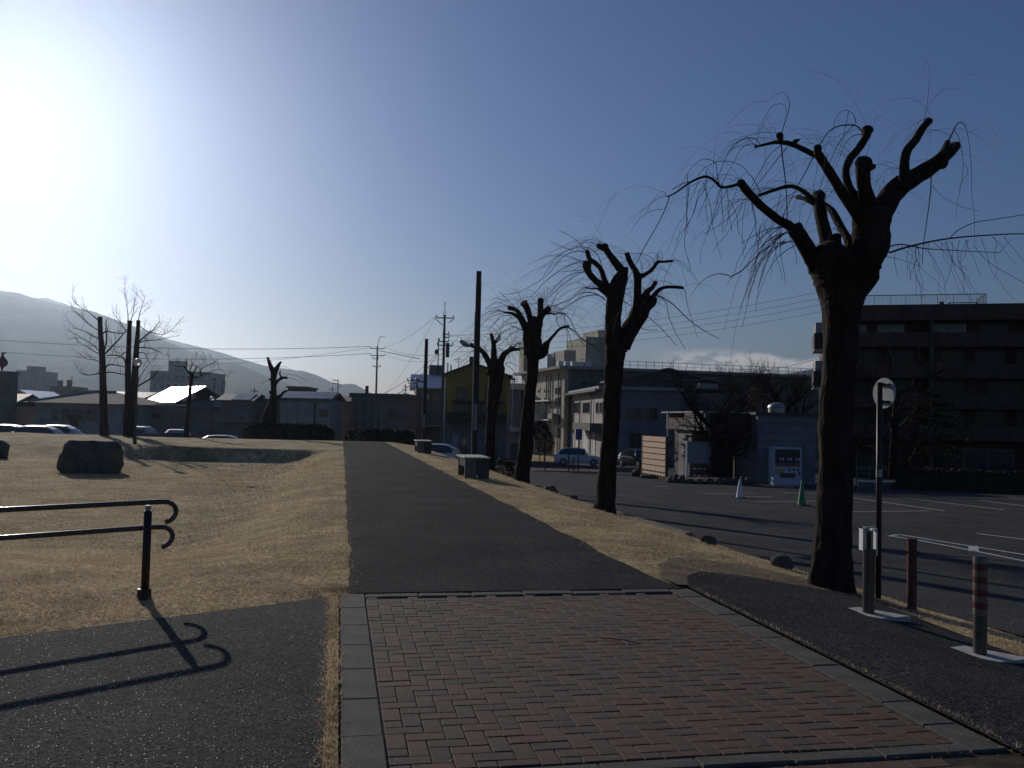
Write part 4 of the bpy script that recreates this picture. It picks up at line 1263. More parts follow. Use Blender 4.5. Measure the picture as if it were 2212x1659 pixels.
P.part(MB().prism([(up[1][0] - .6, up[1][1] - .15), (up[2][0], up[2][1]), (up[3][0] + .5, zt + .1), (up[3][0] + .5, zt + .3), (up[2][0], up[2][1] + .18), (up[1][0] - .6, up[1][1] + .05)], 4.6, 14.5), 'upper_roof', 'roofgravel')
P.winp(1432, 808, 1446, 818, v=5)
MB().box(9.6, 11.5, -.52, 1, zt, zt + .5).build('vent_box', 'palewall', rf)
P.winp(1353, 881, 1385, 907, v=-.045, mull=2, t=.08)
P.winp(1392, 881, 1420, 907, v=-.045, mull=2, t=.08)
for x0, x1 in ((1240, 1254), (1260, 1274), (1288, 1293), (1296, 1301)):
    P.swinp(x0, 870, x1, 892, mull=2 if x1 - x0 > 8 else 0, t=.10)
for x0, x1 in ((1234, 1242), (1246, 1253), (1262, 1273), (1277, 1287)):
    v_, z_ = P.vz(x0, 934); w_, _ = P.vz(x1, 934)
    z_ = P.vz((x0 + x1) / 2, 934)[1]
    sh = P.part(MB().box(-.06, -.003, min(v_, w_), max(v_, w_), .05, z_), 'shutter', 'white')
    sl = MB()
    for k in range(14):
        sl.box(-.075, -.061, min(v_, w_) + .03, max(v_, w_) - .03, .15 + k * z_ / 14.5, .19 + k * z_ / 14.5)
    tag(sl.build('shutter_slats', 'palewall', sh), kind='stuff')
v_, z_ = P.vz(1262, 913); w_, _ = P.vz(1302, 913)
P.part(MB().box(-1.3, -.003, w_, v_, z_ - .75, z_ + .0), 'canopy', 'concrete_dk')
for x in (1256, 1281, 1231):
    v_, _ = P.vz(x, 880)
    P.part(MB().tube([(-.2, v_, 0), (-.2, v_, zp - .5), (-.5, v_, zp - .1)], .07, 6), 'downpipe', 'steel')
P.part(MB().box(-1.0, -.9, dp + .4, dp + .5, zp - 4, zp - .8).box(-1.5, -1.4, dp + .4, dp + .5, zp - 5, zp - 1.4).box(-1.5, -.9, dp + .4, dp + .45, zp - 4.1, zp - 4.0), 'gutter_frame', 'white')
P.part(MB().box(.02, Wp * .9, -.06, -.045, 0, .8), 'plinth', 'concrete_dk')
P.winp(1325 + 35, 935, 1385, 968, v=-.045, mull=1)

# --- board-marked concrete canopy building and flat block with the vending machine
K = Facade(1523, 47, 8, 'building', 'low flat-roofed building with a board-marked concrete canopy at its sunlit corner')
z1 = K.uz(1526, 889)[1]; z0 = K.uz(1526, 931)[1]
Wk = K.uz(1640, 900)[0]; dk = K.vz(1478, 900)[0]
K.part(MB().box(.25, Wk, .03, dk + 4, z0, z1 - .08), 'fascia', 'brownwall')
nb_ = 6
for k in range(nb_):
    K.part(MB().box(0, .245, 0, dk, z0 + (z1 - .06 - z0) * k / nb_ + .012, z0 + (z1 - .06 - z0) * (k + 1) / nb_ - .012), 'formwork_panel', 'concrete')
K.part(MB().box(-.05, Wk + .05, -.05, dk + 4.1, z1 - .06, z1 + .02), 'roof_edge', 'steel')
v_, _ = K.vz(1494, 980, .5); w_, _ = K.vz(1466, 980, .5)
K.part(MB().box(.5, .8, v_, w_, 0, z0), 'side_wall', 'concrete')
K.part(MB().box(.8, Wk, 3.2, dk + 4, 0, z0), 'back_wall', 'darkwall')
sg = MB()
for k in range(9):
    K.part(MB().box(.44, .497, w_ - 1.6, w_ - 1.1 + .25 * (k % 2), 1.0 + k * .16, 1.1 + k * .16), 'reflector_strip', 'glass_pale' if k % 3 else 'steel')
K.part(MB().box(-.9, -.84, dk + .2, dk + .26, 0, z1 - .02).box(-.9, 0, dk + .18, dk + .28, z0 - .05, z0 + .05), 'drain_post', 'steel')
K.part(MB().box(-1.2, 1.6, -.4, -.25, z0 - .35, z0 - .23).box(1.5, 1.62, -.4, -.25, 0, z0 - .35), 'pergola_beam', 'brownclad')
V = Facade(1637, 46.2, 2, 'building', 'windowless blue-grey flat-roofed block behind the vending machine')
z1 = V.uz(1640, 896)[1]; Wv = V.uz(1762, 900)[0]
V.part(MB().box(0, Wv, 0, 5, 0, z1), 'wall', 'bluewall')
rv = V.part(MB().box(-.15, Wv + .1, -.15, 5.2, z1, z1 + .14), 'roof_slab', 'darkwall')
for k in range(1, 8):
    V.part(MB().box(.01, Wv - .01, -.012, -.003, z1 * k / 8 - .012, z1 * k / 8 + .012), 'wall_joint', 'concrete_dk')
a, _ = V.uz(1678, 890, 2.0)
V.part(MB().lathe([(.46, 0), (.46, .28), (.50, .30), (.44, .42), (.30, .52), (.12, .57), (0.01, .58)], (a, 2.0, z1 + .14), 20), 'roof_vent', 'steel', smooth=False)
V.part(MB().box(1.6, 2.5, -.03, -.003, 1.1, 2.0), 'notice', 'concrete_dk')

# vending machine
q = lotp(1701, 1050)
vm = root('vending_machine', (q.x, q.y, lot(q.y)), 'pale blue-white drinks vending machine against the blue-grey wall', 'vending machine', rz=R(3))
w_, h_ = 1.44 * .5, 1.93
MB().box(-w_, w_, 0, .7, .06, h_).box(-w_ + .05, w_ - .05, .05, .65, 0, .06).build('cabinet', 'vend', vm)
MB().box(-w_ + .08, w_ - .10, -.03, -.002, h_ - .95, h_ - .10).build('display_window', 'glass', vm)
for r_ in range(3):
    for k in range(9):
        MB().lathe([(0.001, 0), (.032, 0), (.034, .02), (.034, .12), (.026, .14), (0.001, .14)], (-w_ + .19 + k * .135, -.055, h_ - .42 - r_ * .24), 7).build('drink_can', ('glass_pale', 'white', 'orange')[r_] if k % 3 else 'blue', vm)
MB().box(-w_ + .10, w_ - .14, -.036, -.031, h_ - .95, h_ - .80).build('price_strip', 'orange', vm)
MB().box(-w_ + .10, -w_ + .52, -.02, -.002, h_ - 1.30, h_ - 1.06).build('sticker', 'yellowlabel', vm)
for k in range(3):
    MB().box(.02 + k * .22, .14 + k * .22, -.02, -.002, h_ - 1.16, h_ - 1.06).build('button', 'darkmetal', vm)
MB().box(-.38, .38, -.03, -.002, .42, .64).build('dispensing_flap', 'darkmetal', vm)
MB().box(w_ - .16, w_ - .07, -.02, -.002, .55, .75).build('coin_return', 'darkmetal', vm)

# --- apartment block at the right
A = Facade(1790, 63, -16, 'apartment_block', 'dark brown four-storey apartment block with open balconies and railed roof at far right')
zt = A.uz(1860, 660)[1]; Wa = A.uz(2420, 800)[0]; Da = 12
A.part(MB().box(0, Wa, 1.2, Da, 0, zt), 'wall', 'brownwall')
fl = [A.uz(1860, y)[1] for y in (742, 808, 872, 938)]
A.part(MB().box(-.1, Wa, -.25, 1.2, zt - 1.1, zt), 'roof_parapet', 'brownwall')
for z in fl:
    A.part(MB().box(-.1, Wa, -.05, 1.197, z - .20, z), 'floor_slab', 'darkwall')
    A.part(MB().box(-.1, Wa, -.17, -.053, z - .25, z + .75), 'balcony_front', 'brownwall')
    x = .8
    while x < Wa - 3:
        wdt = rng.choice([1.8, 1.8, 2.4])
        A.win(x, x + wdt, z + .25, z + 2.0, v=1.197, gl='glass_pale' if rng.random() < (.5 if z == fl[0] else .12) else 'glass_dim', mull=1, t=.04, fr='darkmetal')
        x += wdt + rng.choice([.7, .8, 1.6])
for k in range(5):
    x = 6.6 * k - .05
    A.part(MB().box(x, x + .2, -.3, 1.19, 0, zt - 1.102), 'balcony_divider', 'darkwall')
A.win(2, 4.2, .6, 2.2, v=1.197, gl='glass'); A.win(9, 12, .6, 2.2, v=1.197, gl='glass'); A.win(16, 18.5, .6, 2.2, v=1.197, gl='glass')
# end balconies
for k, (y0, y1, y2) in enumerate(((695, 718, 754), (778, 800, 836))):
    za, zb_, zc_ = A.uz(1766, y0)[1], A.uz(1766, y1)[1], A.uz(1766, y2)[1]
    A.part(MB().box(-1.0, -.102, .4, 3.6, zc_, zb_), 'end_balcony', 'brownwall')
    A.part(MB().box(-.9, -.85, .5, 3.4, zb_, za).box(-.9, -.102, .5, .55, zb_, za).box(-.9, -.102, 3.35, 3.4, zb_, za), 'balcony_screen', 'palewall')
    A.part(MB().box(-1.02, -.1, .38, 3.62, zc_ - .06, zc_), 'balcony_soffit', 'white')
# roof fence, every bar
u0_, _ = A.uz(1856, 640, 2); u1_, zf = A.uz(2130, 630, 2)
fc = A.part(MB().box(u0_, u1_, 2, 2.05, zt + .95, zt + 1.0).box(u0_, u1_, 2, 2.05, zt + .10, zt + .14), 'roof_fence', 'darkmetal')
n_ = 96
for k in range(n_ + 1):
    x = u0_ + (u1_ - u0_) * k / n_
    t_ = .035 if k % 12 == 0 else .014
    MB().box(x, x + t_, 2.01, 2.01 + t_, zt, zt + .95).build('fence_bar', 'darkmetal', fc)
sd = MB().box(u1_ - .03, u1_ + .03, 2, 5, zt + .95, zt + 1.0)
for k in range(11):
    sd.box(u1_, u1_ + .02, 2.1 + k * .28, 2.12 + k * .28, zt, zt + .95)
A.part(sd, 'roof_fence_return', 'darkmetal')
A.part(MB().box(u1_ - 2.2, u1_ - .3, 3.2, 3.25, zt + .5, zt + .56).box(u1_ - 2.2, u1_ - 2.1, 3.2, 3.3, zt, zt + .5).box(u1_ - .4, u1_ - .3, 3.2, 3.3, zt, zt + .5).box(u1_ - 2.9, u1_ - 2.6, 2.6, 3.0, zt, zt + .55), 'roof_hatch', 'darkmetal')
mu, _ = A.uz(1812, 660, 3)
A.part(MB().tube([(mu, 3, zt), (mu, 3, zt + 2.2)], .05, 6).box(mu - .5, mu + .5, 2.97, 3.03, zt + 2.0, zt + 2.06), 'service_mast', 'darkmetal')

# --- houses beyond the lawn (left)
def house(pa, Ya, th, pw, ytop, label, wallm, D_, name='house', zg=None, roof=None, **k):
    zg_ = H(at(pa, 900, Ya).x, Ya) if zg is None else zg
    F = Facade(pa, Ya, th, name, label, 'house' if name == 'house' else 'building', zg=zg_)
    w = F.uz(pw, 880)[0]
    F.W = w; F.D = D_
    F.zt = F.uz((pa + pw) / 2, ytop)[1]
    F.part(MB().box(0, w, 0, D_, 0, F.zt), 'wall', wallm)
    return F
def tiles(F, parent, u0, u1, v0, v1, z0, z1, n, rows=2, mat='rooftile'):
    """raised tile courses on the slope facing the viewer"""
    for r_ in range(rows):
        for k in range(n):
            a = u0 + (u1 - u0) * k / n + .03; b = u0 + (u1 - u0) * (k + 1) / n - .03
            t0, t1 = r_ / rows + .02, (r_ + 1) / rows - .01
            P_ = [(a, v0 + (v1 - v0) * t0, z0 + (z1 - z0) * t0), (b, v0 + (v1 - v0) * t0, z0 + (z1 - z0) * t0),
                  (b, v0 + (v1 - v0) * t1, z0 + (z1 - z0) * t1), (a, v0 + (v1 - v0) * t1, z0 + (z1 - z0) * t1)]
            MB().add([(x, y, z + .08) for x, y, z in P_] + P_, [(0, 1, 2, 3), (0, 4, 5, 1), (1, 5, 6, 2), (2, 6, 7, 3), (3, 7, 4, 0)]).build('roof_tile', mat, parent)
# long white-walled house with shining tiles
Hh = house(604, 86, 0, 713, 863, 'pale-walled house whose grey roof tiles shine, behind the hedge', 'palewall', 6)
zr = Hh.uz(650, 850, 3)[1]
rf = Hh.part(gable(0, Hh.W, 0, 6, Hh.zt, zr, ov=.35, axis='u'), 'roof', 'roofdark')
tiles(Hh, rf, -.2, Hh.W + .2, -.3, 2.9, Hh.zt + .05, zr + .14, 14, 2)
Hh.part(MB().box(3.3, 3.5, -.06, -.003, 0, Hh.zt - .3), 'wall_post', 'darkwall')
Hh.winp(690, 885, 708, 900, mull=1)
Hh.part(MB().box(Hh.W * .35, Hh.W * .355, -.03, -.003, 0, Hh.zt - .2), 'wall_joint', 'concrete_dk')
bx_ = house(620, 105, 0, 659, 838, 'flat grey-brown box-shaped building showing above the shining tiles', 'darkwall', 6, name='building')
bx_.part(MB().box(-.15, bx_.W + .15, -.15, 6.15, bx_.zt, bx_.zt + .2), 'roof_slab', 'roofgravel')
Hi = house(537, 88, 0, 588, 864, 'grey house with small tiled roof behind the stubby willow', 'greyrender', 6)
zr = Hi.uz(560, 852, 3)[1]
rf = Hi.part(gable(0, Hi.W, 0, 6, Hi.zt, zr, ov=.3, axis='u'), 'roof', 'roofdark')
tiles(Hi, rf, -.2, Hi.W + .2, -.25, 2.9, Hi.zt + .05, zr + .14, 7, 2)
Hi.winp(548, 888, 560, 902, mull=1)
Hj = house(476, 84, 3, 541, 866, 'grey gabled house with a strip of tiles left of the stubby willow', 'greyrender', 7)
zr = Hj.uz(500, 853, 2.5)[1]
rf = Hj.part(gable(0, Hj.W, 0, 7, Hj.zt, zr, ov=.4, axis='u', rv=.4), 'roof', 'roofdark')
tiles(Hj, rf, Hj.W * .35, Hj.W, -.3, 2.6, Hj.zt + .05, zr + .14, 6, 2)
Hj.winp(484, 892, 500, 906, mull=1); Hj.winp(512, 896, 526, 908, mull=1)
Hj.part(MB().box(0, Hj.W, -1.0, -.01, 2.0, 2.12), 'porch_roof', 'palewall')
# dark flat-roofed workshop
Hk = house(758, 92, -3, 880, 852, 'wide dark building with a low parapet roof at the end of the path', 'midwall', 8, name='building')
Hk.part(MB().box(-.2, Hk.W + .2, -.2, 8.2, Hk.zt - .35, Hk.zt + .1), 'roof_parapet', 'roofdark')
Hk.winp(838, 884, 872, 905, mull=3, t=.08)
for x in (766, 785, 800, 815):
    a, _ = Hk.uz(x, 900)
    Hk.part(MB().box(a, a + .25, -.05, -.003, 0, Hk.zt - .8), 'wall_pilaster', 'concrete_dk')
Hk.part(MB().box(1.2, 1.5, 1, 1.3, Hk.zt + .1, Hk.zt + .9), 'flue', 'darkmetal')
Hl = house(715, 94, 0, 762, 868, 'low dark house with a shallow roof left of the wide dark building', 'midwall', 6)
zr = Hl.uz(740, 859, 3)[1]
Hl.part(gable(0, Hl.W, 0, 6, Hl.zt, zr, ov=.5, axis='u'), 'roof', 'roofdark')
Hl.winp(722, 893, 736, 908, mull=1)
# grey building left of the yellow house
Hm = house(899, 100, 8, 962, 836, 'tall grey house with a pale sloping roof left of the yellow house', 'greyrender', 9)
zr = Hm.uz(940, 812, 4)[1]
Hm.part(gable(0, Hm.W, 0, 9, Hm.zt, zr, ov=.6, axis='u'), 'roof', 'roofmetal')
Hm.part(MB().box(Hm.W * .5, Hm.W, 6, 9, zr - 1, zr + 1.4), 'upper_block', 'concrete_dk')
Hm.winp(915, 850, 927, 866, mull=1); Hm.winp(935, 850, 948, 866, mull=1)
Hm.part(MB().box(-.6, Hm.W, -1.2, -.01, 3.6, 3.75), 'porch_roof', 'palewall')
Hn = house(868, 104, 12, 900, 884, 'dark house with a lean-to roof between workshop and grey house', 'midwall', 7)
zr = Hn.uz(884, 868, 3)[1]
Hn.part(gable(0, Hn.W, 0, 7, Hn.zt, zr, ov=.5, axis='u'), 'roof', 'roofdark')
# between yellow house and beige block
Ho = house(1095, 122, 0, 1126, 842, 'grey house with a pale roof glimpsed between the yellow house and the third willow', 'greyrender', 7, zg=-3.1)
zr = Ho.uz(1110, 830, 3)[1]
Ho.part(gable(0, Ho.W, 0, 7, Ho.zt, zr, ov=.5, axis='u'), 'roof', 'roofdark')
Ho.winp(1102, 865, 1114, 876, mull=1)
Hp = house(1099, 96, 4, 1136, 930, 'small low shed with a bright tin roof left of the third willow', 'palewall', 4, zg=lot(96))
Hp.part(MB().prism([(-.4, Hp.zt - .1), (Hp.W + .2, Hp.zt - .1), (Hp.W + .2, Hp.zt + .1), (-.4, Hp.zt + .6)], -.5, 4.3), 'roof', 'roofmetal')
Hp.part(MB().box(.3, 1.3, -.04, -.003, 0, 1.9), 'door', 'concrete_dk')

# hipped hall at the far left
Hq = house(74, 80, -2, 262, 871, 'wide single-storey hall with a hipped roof behind the tall bare trees', 'palewall', 10, name='building')
zr = Hq.uz(150, 845, 5)[1]
Hq.part(hip(0, Hq.W, 0, 10, Hq.zt, zr, ov=.8, inset=3.0), 'roof', 'rooffelt')
hr = MB().tube([(-.4, -.4, Hq.zt + .1), (3.0, 5, zr + .05)], .09, 5)
Hq.part(hr, 'hip_ridge', 'roofmetal')
Hq.part(MB().box(3.0, Hq.W - 3.0, 4.85, 5.15, zr - .02, zr + .12), 'ridge_cap', 'roofdark')
for x0, x1 in ((112, 124), (135, 150), (160, 178), (190, 208)):
    Hq.winp(x0, 884, x1, 908, mull=1, gl='glass' if x0 % 2 else 'glass_pale')
Hq.part(MB().box(Hq.W * .35, Hq.W * .65, -1.0, -.01, 2.3, 2.45), 'porch_roof', 'roofdark')
Hq.part(MB().box(Hq.W * .42, Hq.W * .52, -.05, -.003, 0, 2.1), 'door', 'brownclad')
# second dark roof behind it
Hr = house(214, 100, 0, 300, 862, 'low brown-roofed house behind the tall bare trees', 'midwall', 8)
zr = Hr.uz(240, 848, 4)[1]
Hr.part(gable(0, Hr.W, 0, 8, Hr.zt, zr, ov=.5, axis='u'), 'roof', 'roofdark')
Hr.winp(270, 876, 284, 888)
# pale gabled house far left
Hs = house(12, 96, 6, 88, 872, 'pale gabled house at far left with one bright roof slope', 'palewall', 8)
zr = Hs.uz(50, 845)[1]; zs = Hs.uz(50, 866)[1]
ur = Hs.uz(46, 860)[0]
Hs.part(MB().prism([(.0, zs), (Hs.W, zs), (ur, zr)], 0, 8), 'gable_wall', 'palewall')
Hs.part(gable(0, Hs.W, 0, 8, zs, zr, ov=.5, axis='v', rv=ur / Hs.W), 'roof', 'roofmetal')
Hs.winp(30, 880, 46, 894, mull=1)
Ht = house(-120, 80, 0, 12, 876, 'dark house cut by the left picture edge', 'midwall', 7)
zr = Ht.uz(-40, 852, 3)[1]
Ht.part(gable(0, Ht.W, 0, 7, Ht.zt, zr, ov=.5, axis='u'), 'roof', 'roofdark')
# house with the blazing metal roof
zgl = -1.3
q = at(400, 880, 92)
Hu = root('house', (q.x, 92, zgl), 'dark house with sheet-metal roof blazing in the sun', 'house', rz=R(-47.8))
hu = 2.5
ztw = at(400, 868, 92).z - zgl
ztr = at(400, 843, 92).z - zgl
MB().box(-3.6, 4.5, -2.6, 2.6, 0, ztw).build('wall', 'darkwall', Hu)
rfm = gable(-3.6, 4.5, -2.6, 2.6, ztw - .0, ztw + 2.6 * math.tan(R(29)), ov=.5, axis='u')
rf = rfm.build('roof', 'roofmetal', Hu)
for k in range(9):
    x = -4 + k * 1.06
    MB().tube([(x, -3.05, ztw - .06), (x, -.02, ztw + 2.6 * math.tan(R(29)) + .18)], .035, 4).build('roof_seam', 'roofmetal', rf)
for dx in (-2, 1.5):
    w__ = MB().box(dx, dx + 1.2, -2.68, -2.603, 1.0, 2.0).build('window', 'frame', Hu)
    MB().box(dx + .08, dx + 1.12, -2.70, -2.681, 1.08, 1.92).build('pane', 'glass', w__)
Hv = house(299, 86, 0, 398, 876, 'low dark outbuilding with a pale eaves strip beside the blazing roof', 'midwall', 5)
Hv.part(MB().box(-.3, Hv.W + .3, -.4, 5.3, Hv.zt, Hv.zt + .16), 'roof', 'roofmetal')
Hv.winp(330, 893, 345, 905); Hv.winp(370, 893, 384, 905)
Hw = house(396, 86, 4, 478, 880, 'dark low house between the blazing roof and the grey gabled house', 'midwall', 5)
zr = Hw.uz(440, 866, 2.5)[1]
Hw.part(gable(0, Hw.W, 0, 5, Hw.zt, zr, ov=.4, axis='u'), 'roof', 'roofdark')
Hw.winp(432, 893, 448, 906)
# hazy far blocks
Fa = house(321, 260, 0, 446, 802, 'hazy grey apartment block with a rooftop tower behind the lone bare tree', 'palewall', 16, name='building', zg=-3)
Fa.part(MB().box(Fa.uz(358, 790)[0], Fa.uz(383, 790)[0], 2, 8, Fa.zt, Fa.uz(370, 778)[1]), 'penthouse', 'palewall')
for r_ in range(5):
    for k in range(8):
        x = 1 + k * 2.0
        if x + 1.2 < Fa.W: Fa.win(x, x + 1.2, 3 + r_ * 2.6, 4.4 + r_ * 2.6, mull=0)
Fb = house(30, 300, 0, 76, 800, 'hazy far block at the left with stepped roof', 'palewall', 14, name='building', zg=-3)
Fb.part(MB().box(Fb.uz(66, 795)[0] * .5, Fb.W * .85, 2, 8, Fb.zt, Fb.zt + 1.6), 'penthouse', 'palewall')
Fc = house(105, 240, 0, 150, 834, 'hazy far brownish building with roof posts', 'brownwall', 10, name='building', zg=-3)
Fc.part(MB().box(1, 2, 2, 3, Fc.zt, Fc.zt + 1.6).box(Fc.W - 2, Fc.W - 1, 2, 3, Fc.zt, Fc.zt + 1.8), 'penthouse', 'brownwall')
Fd = house(130, 200, 0, 208, 846, 'hazy long low roofline between far block and hipped hall', 'concrete_dk', 10, name='building', zg=-3)
Fd.part(MB().box(-.3, Fd.W + .3, -.3, 10, Fd.zt, Fd.zt + .4), 'roof_slab', 'roofdark')

# pillar with a bird-like finial at the left picture edge
q = at(4, 920, 78)
gl = root('stone_pillar', (q.x, 78, H(q.x, 78)), 'tapering brown pillar with a bird-like finial at the left picture edge', 'pillar', world_parts=True)
def zz(y): return at(4, y, 78).z
xw = lambda x: at(x, 830, 78).x
MB().box(xw(-45), xw(22), 77.6, 79.2, H(q.x, 78) - .1, zz(806)).build('shaft', 'concrete_dk', gl)
MB().box(xw(-48), xw(24), 77.5, 79.3, zz(806), zz(802)).build('capital', 'concrete_dk', gl)
MB().lathe([(.06, zz(801)), (.10, zz(794)), (.34, zz(790)), (.46, zz(785)), (.40, zz(779)), (.22, zz(773)), (.11, zz(769)), (.08, zz(765)), (.12, zz(762)), (.02, zz(760))], (xw(3), 78, 0), 12).box(xw(3), xw(10), 77.97, 78.03, zz(764), zz(762)).build('finial', 'redpost', gl, smooth=True)

# ------------------------------------------------------------------ utility poles and wires
def upole(px_, ytop, Yp_, label, arms, zb=None, lean=0, w=.34, extras=True, ypix=None):
    q = at(px_, 900, Yp_)
    zb = H(q.x, Yp_) if zb is None else zb
    zt_ = at(px_, ytop, Yp_).z
    r = root('utility_pole', (q.x, Yp_, zb), label, 'utility pole', 'utility poles with crossarms', world_parts=True)
    MB().tube([(q.x, Yp_, zb - .1), (q.x, Yp_, zt_)], [w / 2, w / 2 * .6], 10).build('pole', 'polebrown', r)
    pts = []
    for (y, xl, xr, yaw) in arms:
        z = at(px_, y, Yp_).z
        a, b = (xl - px_) / FPX * Yp_, (xr - px_) / FPX * Yp_
        c, s_ = math.cos(yaw), math.sin(yaw)
        A_ = Vector((q.x + a * c, Yp_ + a * s_ - w * .4, z)); B_ = Vector((q.x + b * c, Yp_ + b * s_ - w * .4, z))
        MB().tube([A_, B_], .05, 4).build('crossarm', 'darkmetal', r)
        nI = 3 if abs(b - a) > .8 else 2
        for k in range(nI):
            p = A_.lerp(B_, k / (nI - 1))
            MB().lathe([(.02, 0), (.05, .04), (.04, .10), (.06, .14), (.04, .22), (.01, .25)], (p.x, p.y, p.z + .03), 6).build('insulator', 'palewall', r)
            pts.append(p + Vector((0, 0, .25)))
    return r, pts, q.x, zb, zt_
U1, p1, u1x, _, _ = upole(811, 748, 118, 'utility pole with two crossarms above the wide dark building', [(753, 796, 826, .1), (768, 797, 827, .1), (775, 802, 814, .1), (792, 803, 819, 0)])
MB().tube([(u1x, 118, at(811, 748, 118).z), (u1x + .3, 118, at(811, 727, 118).z)], .04, 5).tube([(u1x + .3, 118, at(811, 727, 118).z), (u1x + 1.0, 118, at(811, 727, 118).z)], .03, 4).build('lightning_rod', 'darkmetal', U1)
U2, p2, u2x, _, _ = upole(955, 681, 80, 'tall utility pole with drum transformer left of the yellow house', [(675 + 12, 938, 974, 0), (746, 941, 974, 0), (722, 953, 965, 0), (729, 953, 966, 0), (738, 945, 965, 0)])
zq = lambda y: at(955, y, 80).z
MB().tube([(u2x - .12, 80, zq(683)), (u2x, 80, zq(660)), (u2x + .12, 80, zq(683))], .035, 4).tube([(u2x, 80, zq(664)), (u2x, 80, zq(651))], .04, 5).build('lightning_rod', 'darkmetal', U2)
MB().lathe([(0.01, zq(772)), (.17, zq(771)), (.17, zq(741)), (.01, zq(740))], (u2x + .34, 80, 0), 10).build('cable_box', 'darkmetal', U2)
MB().lathe([(0.01, zq(766)), (.17, zq(765)), (.20, zq(761)), (.17, zq(756)), (.01, zq(755))], (u2x - .62, 79.8, 0), 10).tube([(u2x - .62, 79.9, zq(757)), (u2x - .2, 80, zq(753)), (u2x, 80, zq(762))], .03, 4).build('transformer', 'darkmetal', U2)
MB().tube([(u2x - .48, 79.9, zq(731)), (u2x - .48, 79.9, zq(812))], .05, 5).build('side_mast', 'darkmetal', U2)
for (a, b) in (((u2x - .9, zq(687)), (u2x - .15, zq(703))), ((u2x + .9, zq(687)), (u2x + .4, zq(697)))):
    MB().tube([(a[0], 79.9, a[1]), (b[0], 79.9, b[1])], .035, 4).build('brace', 'darkmetal', U2)
others = [(728, 820, 150, [(822, 716, 728, 0), (829, 718, 728, 0), (834, 728, 736, 0)], 'thin utility pole with stepped arms right of the shining tiled house'),
          (716, 836, 170, [(842, 710, 724, 0), (848, 712, 722, 0)], 'short hazy utility pole left of the stepped-arm pole'),
          (874, 830, 170, [(836, 870, 881, 0), (843, 868, 878, 0), (850, 869, 880, 0)], 'small distant utility pole above the workshop roof end'),
          (461, 814, 130, [(820, 454, 466, 0), (829, 455, 468, 0), (836, 456, 464, 0)], 'dark distant utility pole with drum right of the lone bare tree'),
          (478, 822, 150, [(826, 478, 488, 0), (832, 478, 485, 0), (840, 472, 484, 0)], 'distant utility pole with short arms right of the drummed pole'),
          (548, 838, 150, [(845, 541, 556, 0)], 'tiny distant pole above the tiled strip roof'),
          (152, 812, 190, [(828, 152, 160, 0)], 'plain hazy pole left of the hipped hall'),
          (1110, 814, 150, [(820, 1105, 1115, 0), (825, 1103, 1117, 0), (831, 1104, 1116, 0)], 'distant utility pole right of the yellow house'),
          (899, 818, 98, [(822, 878, 899, 0), (828, 880, 899, 0)], 'utility pole with long left-hand brackets beside the grey house')]
hubs = {}
for (x, y, yy, arms, lab) in others:
    r_, pp, ux, zb_, zt2 = upole(x, y, yy, lab, arms, zb=-3 if yy > 100 else None, w=.28)
    hubs[x] = pp
def wire(a, b, sag, r=.02, n=18, label=None, grp='overhead wires'):
    a, b = Vector(a), Vector(b)
    m = MB().tube([a.lerp(b, k / n) - Vector((0, 0, 4 * sag * (k / n) * (1 - k / n))) for k in range(n + 1)], r, 3, cap=False)
    return tag(m.build('power_cable', 'darkmetal'), label, 'cable', grp)
wire(p1[0], at(-150, 722, 118), 1.0, .035, label='overhead cable running left from upper arms of the pole above the wide dark building')
wire(p1[3], at(-150, 748, 118), 1.2, .030, label='overhead cable running left from lower arms of the pole above the wide dark building')
wire(p1[1], at(300, 790, 150), .8, .022, label='thin beaded cable sloping left from the pole above the wide dark building')
wire(p1[2], at(957, 765, 82), .5, .03, label='cable between the two large utility poles, upper')
wire(p1[5], at(957, 775, 82), .6, .022, label='cable between the two large utility poles, lower')
wire(at(812, 756, 117), at(906, 775, 100), .0, .06, label='thick black cable sloping down right from the pole above the wide dark building')
wire(p1[2], p2[0], .5, .018, label='faint cable rising from the distant pole to the tall pole top arm')
wire(at(946, 765, 80), at(812, 872, 60), .7, .035, label='thick cable descending left from the transformer of the tall pole')
wire(at(944, 763, 80), at(790, 868, 62), .5, .022, label='thin cable descending left from the transformer of the tall pole')
wire(p2[0], at(830, 850, 140), .8, .016, label='faint cable descending left from the tall pole top arm')
for k, (yl, yr) in enumerate([(732, 648), (745, 662), (757, 676), (768, 692)]):
    wire(at(965, yl - 8, 80), at(1812, yr - 26, 66), .8, .013, label=['first', 'second', 'third', 'lowest'][k] + ' of four thin cables from the tall pole to the apartment block')
wire(at(1460, 822, 90), at(1790, 770, 64), .4, .018, label='twisted cable reaching the apartment block below the cloud')

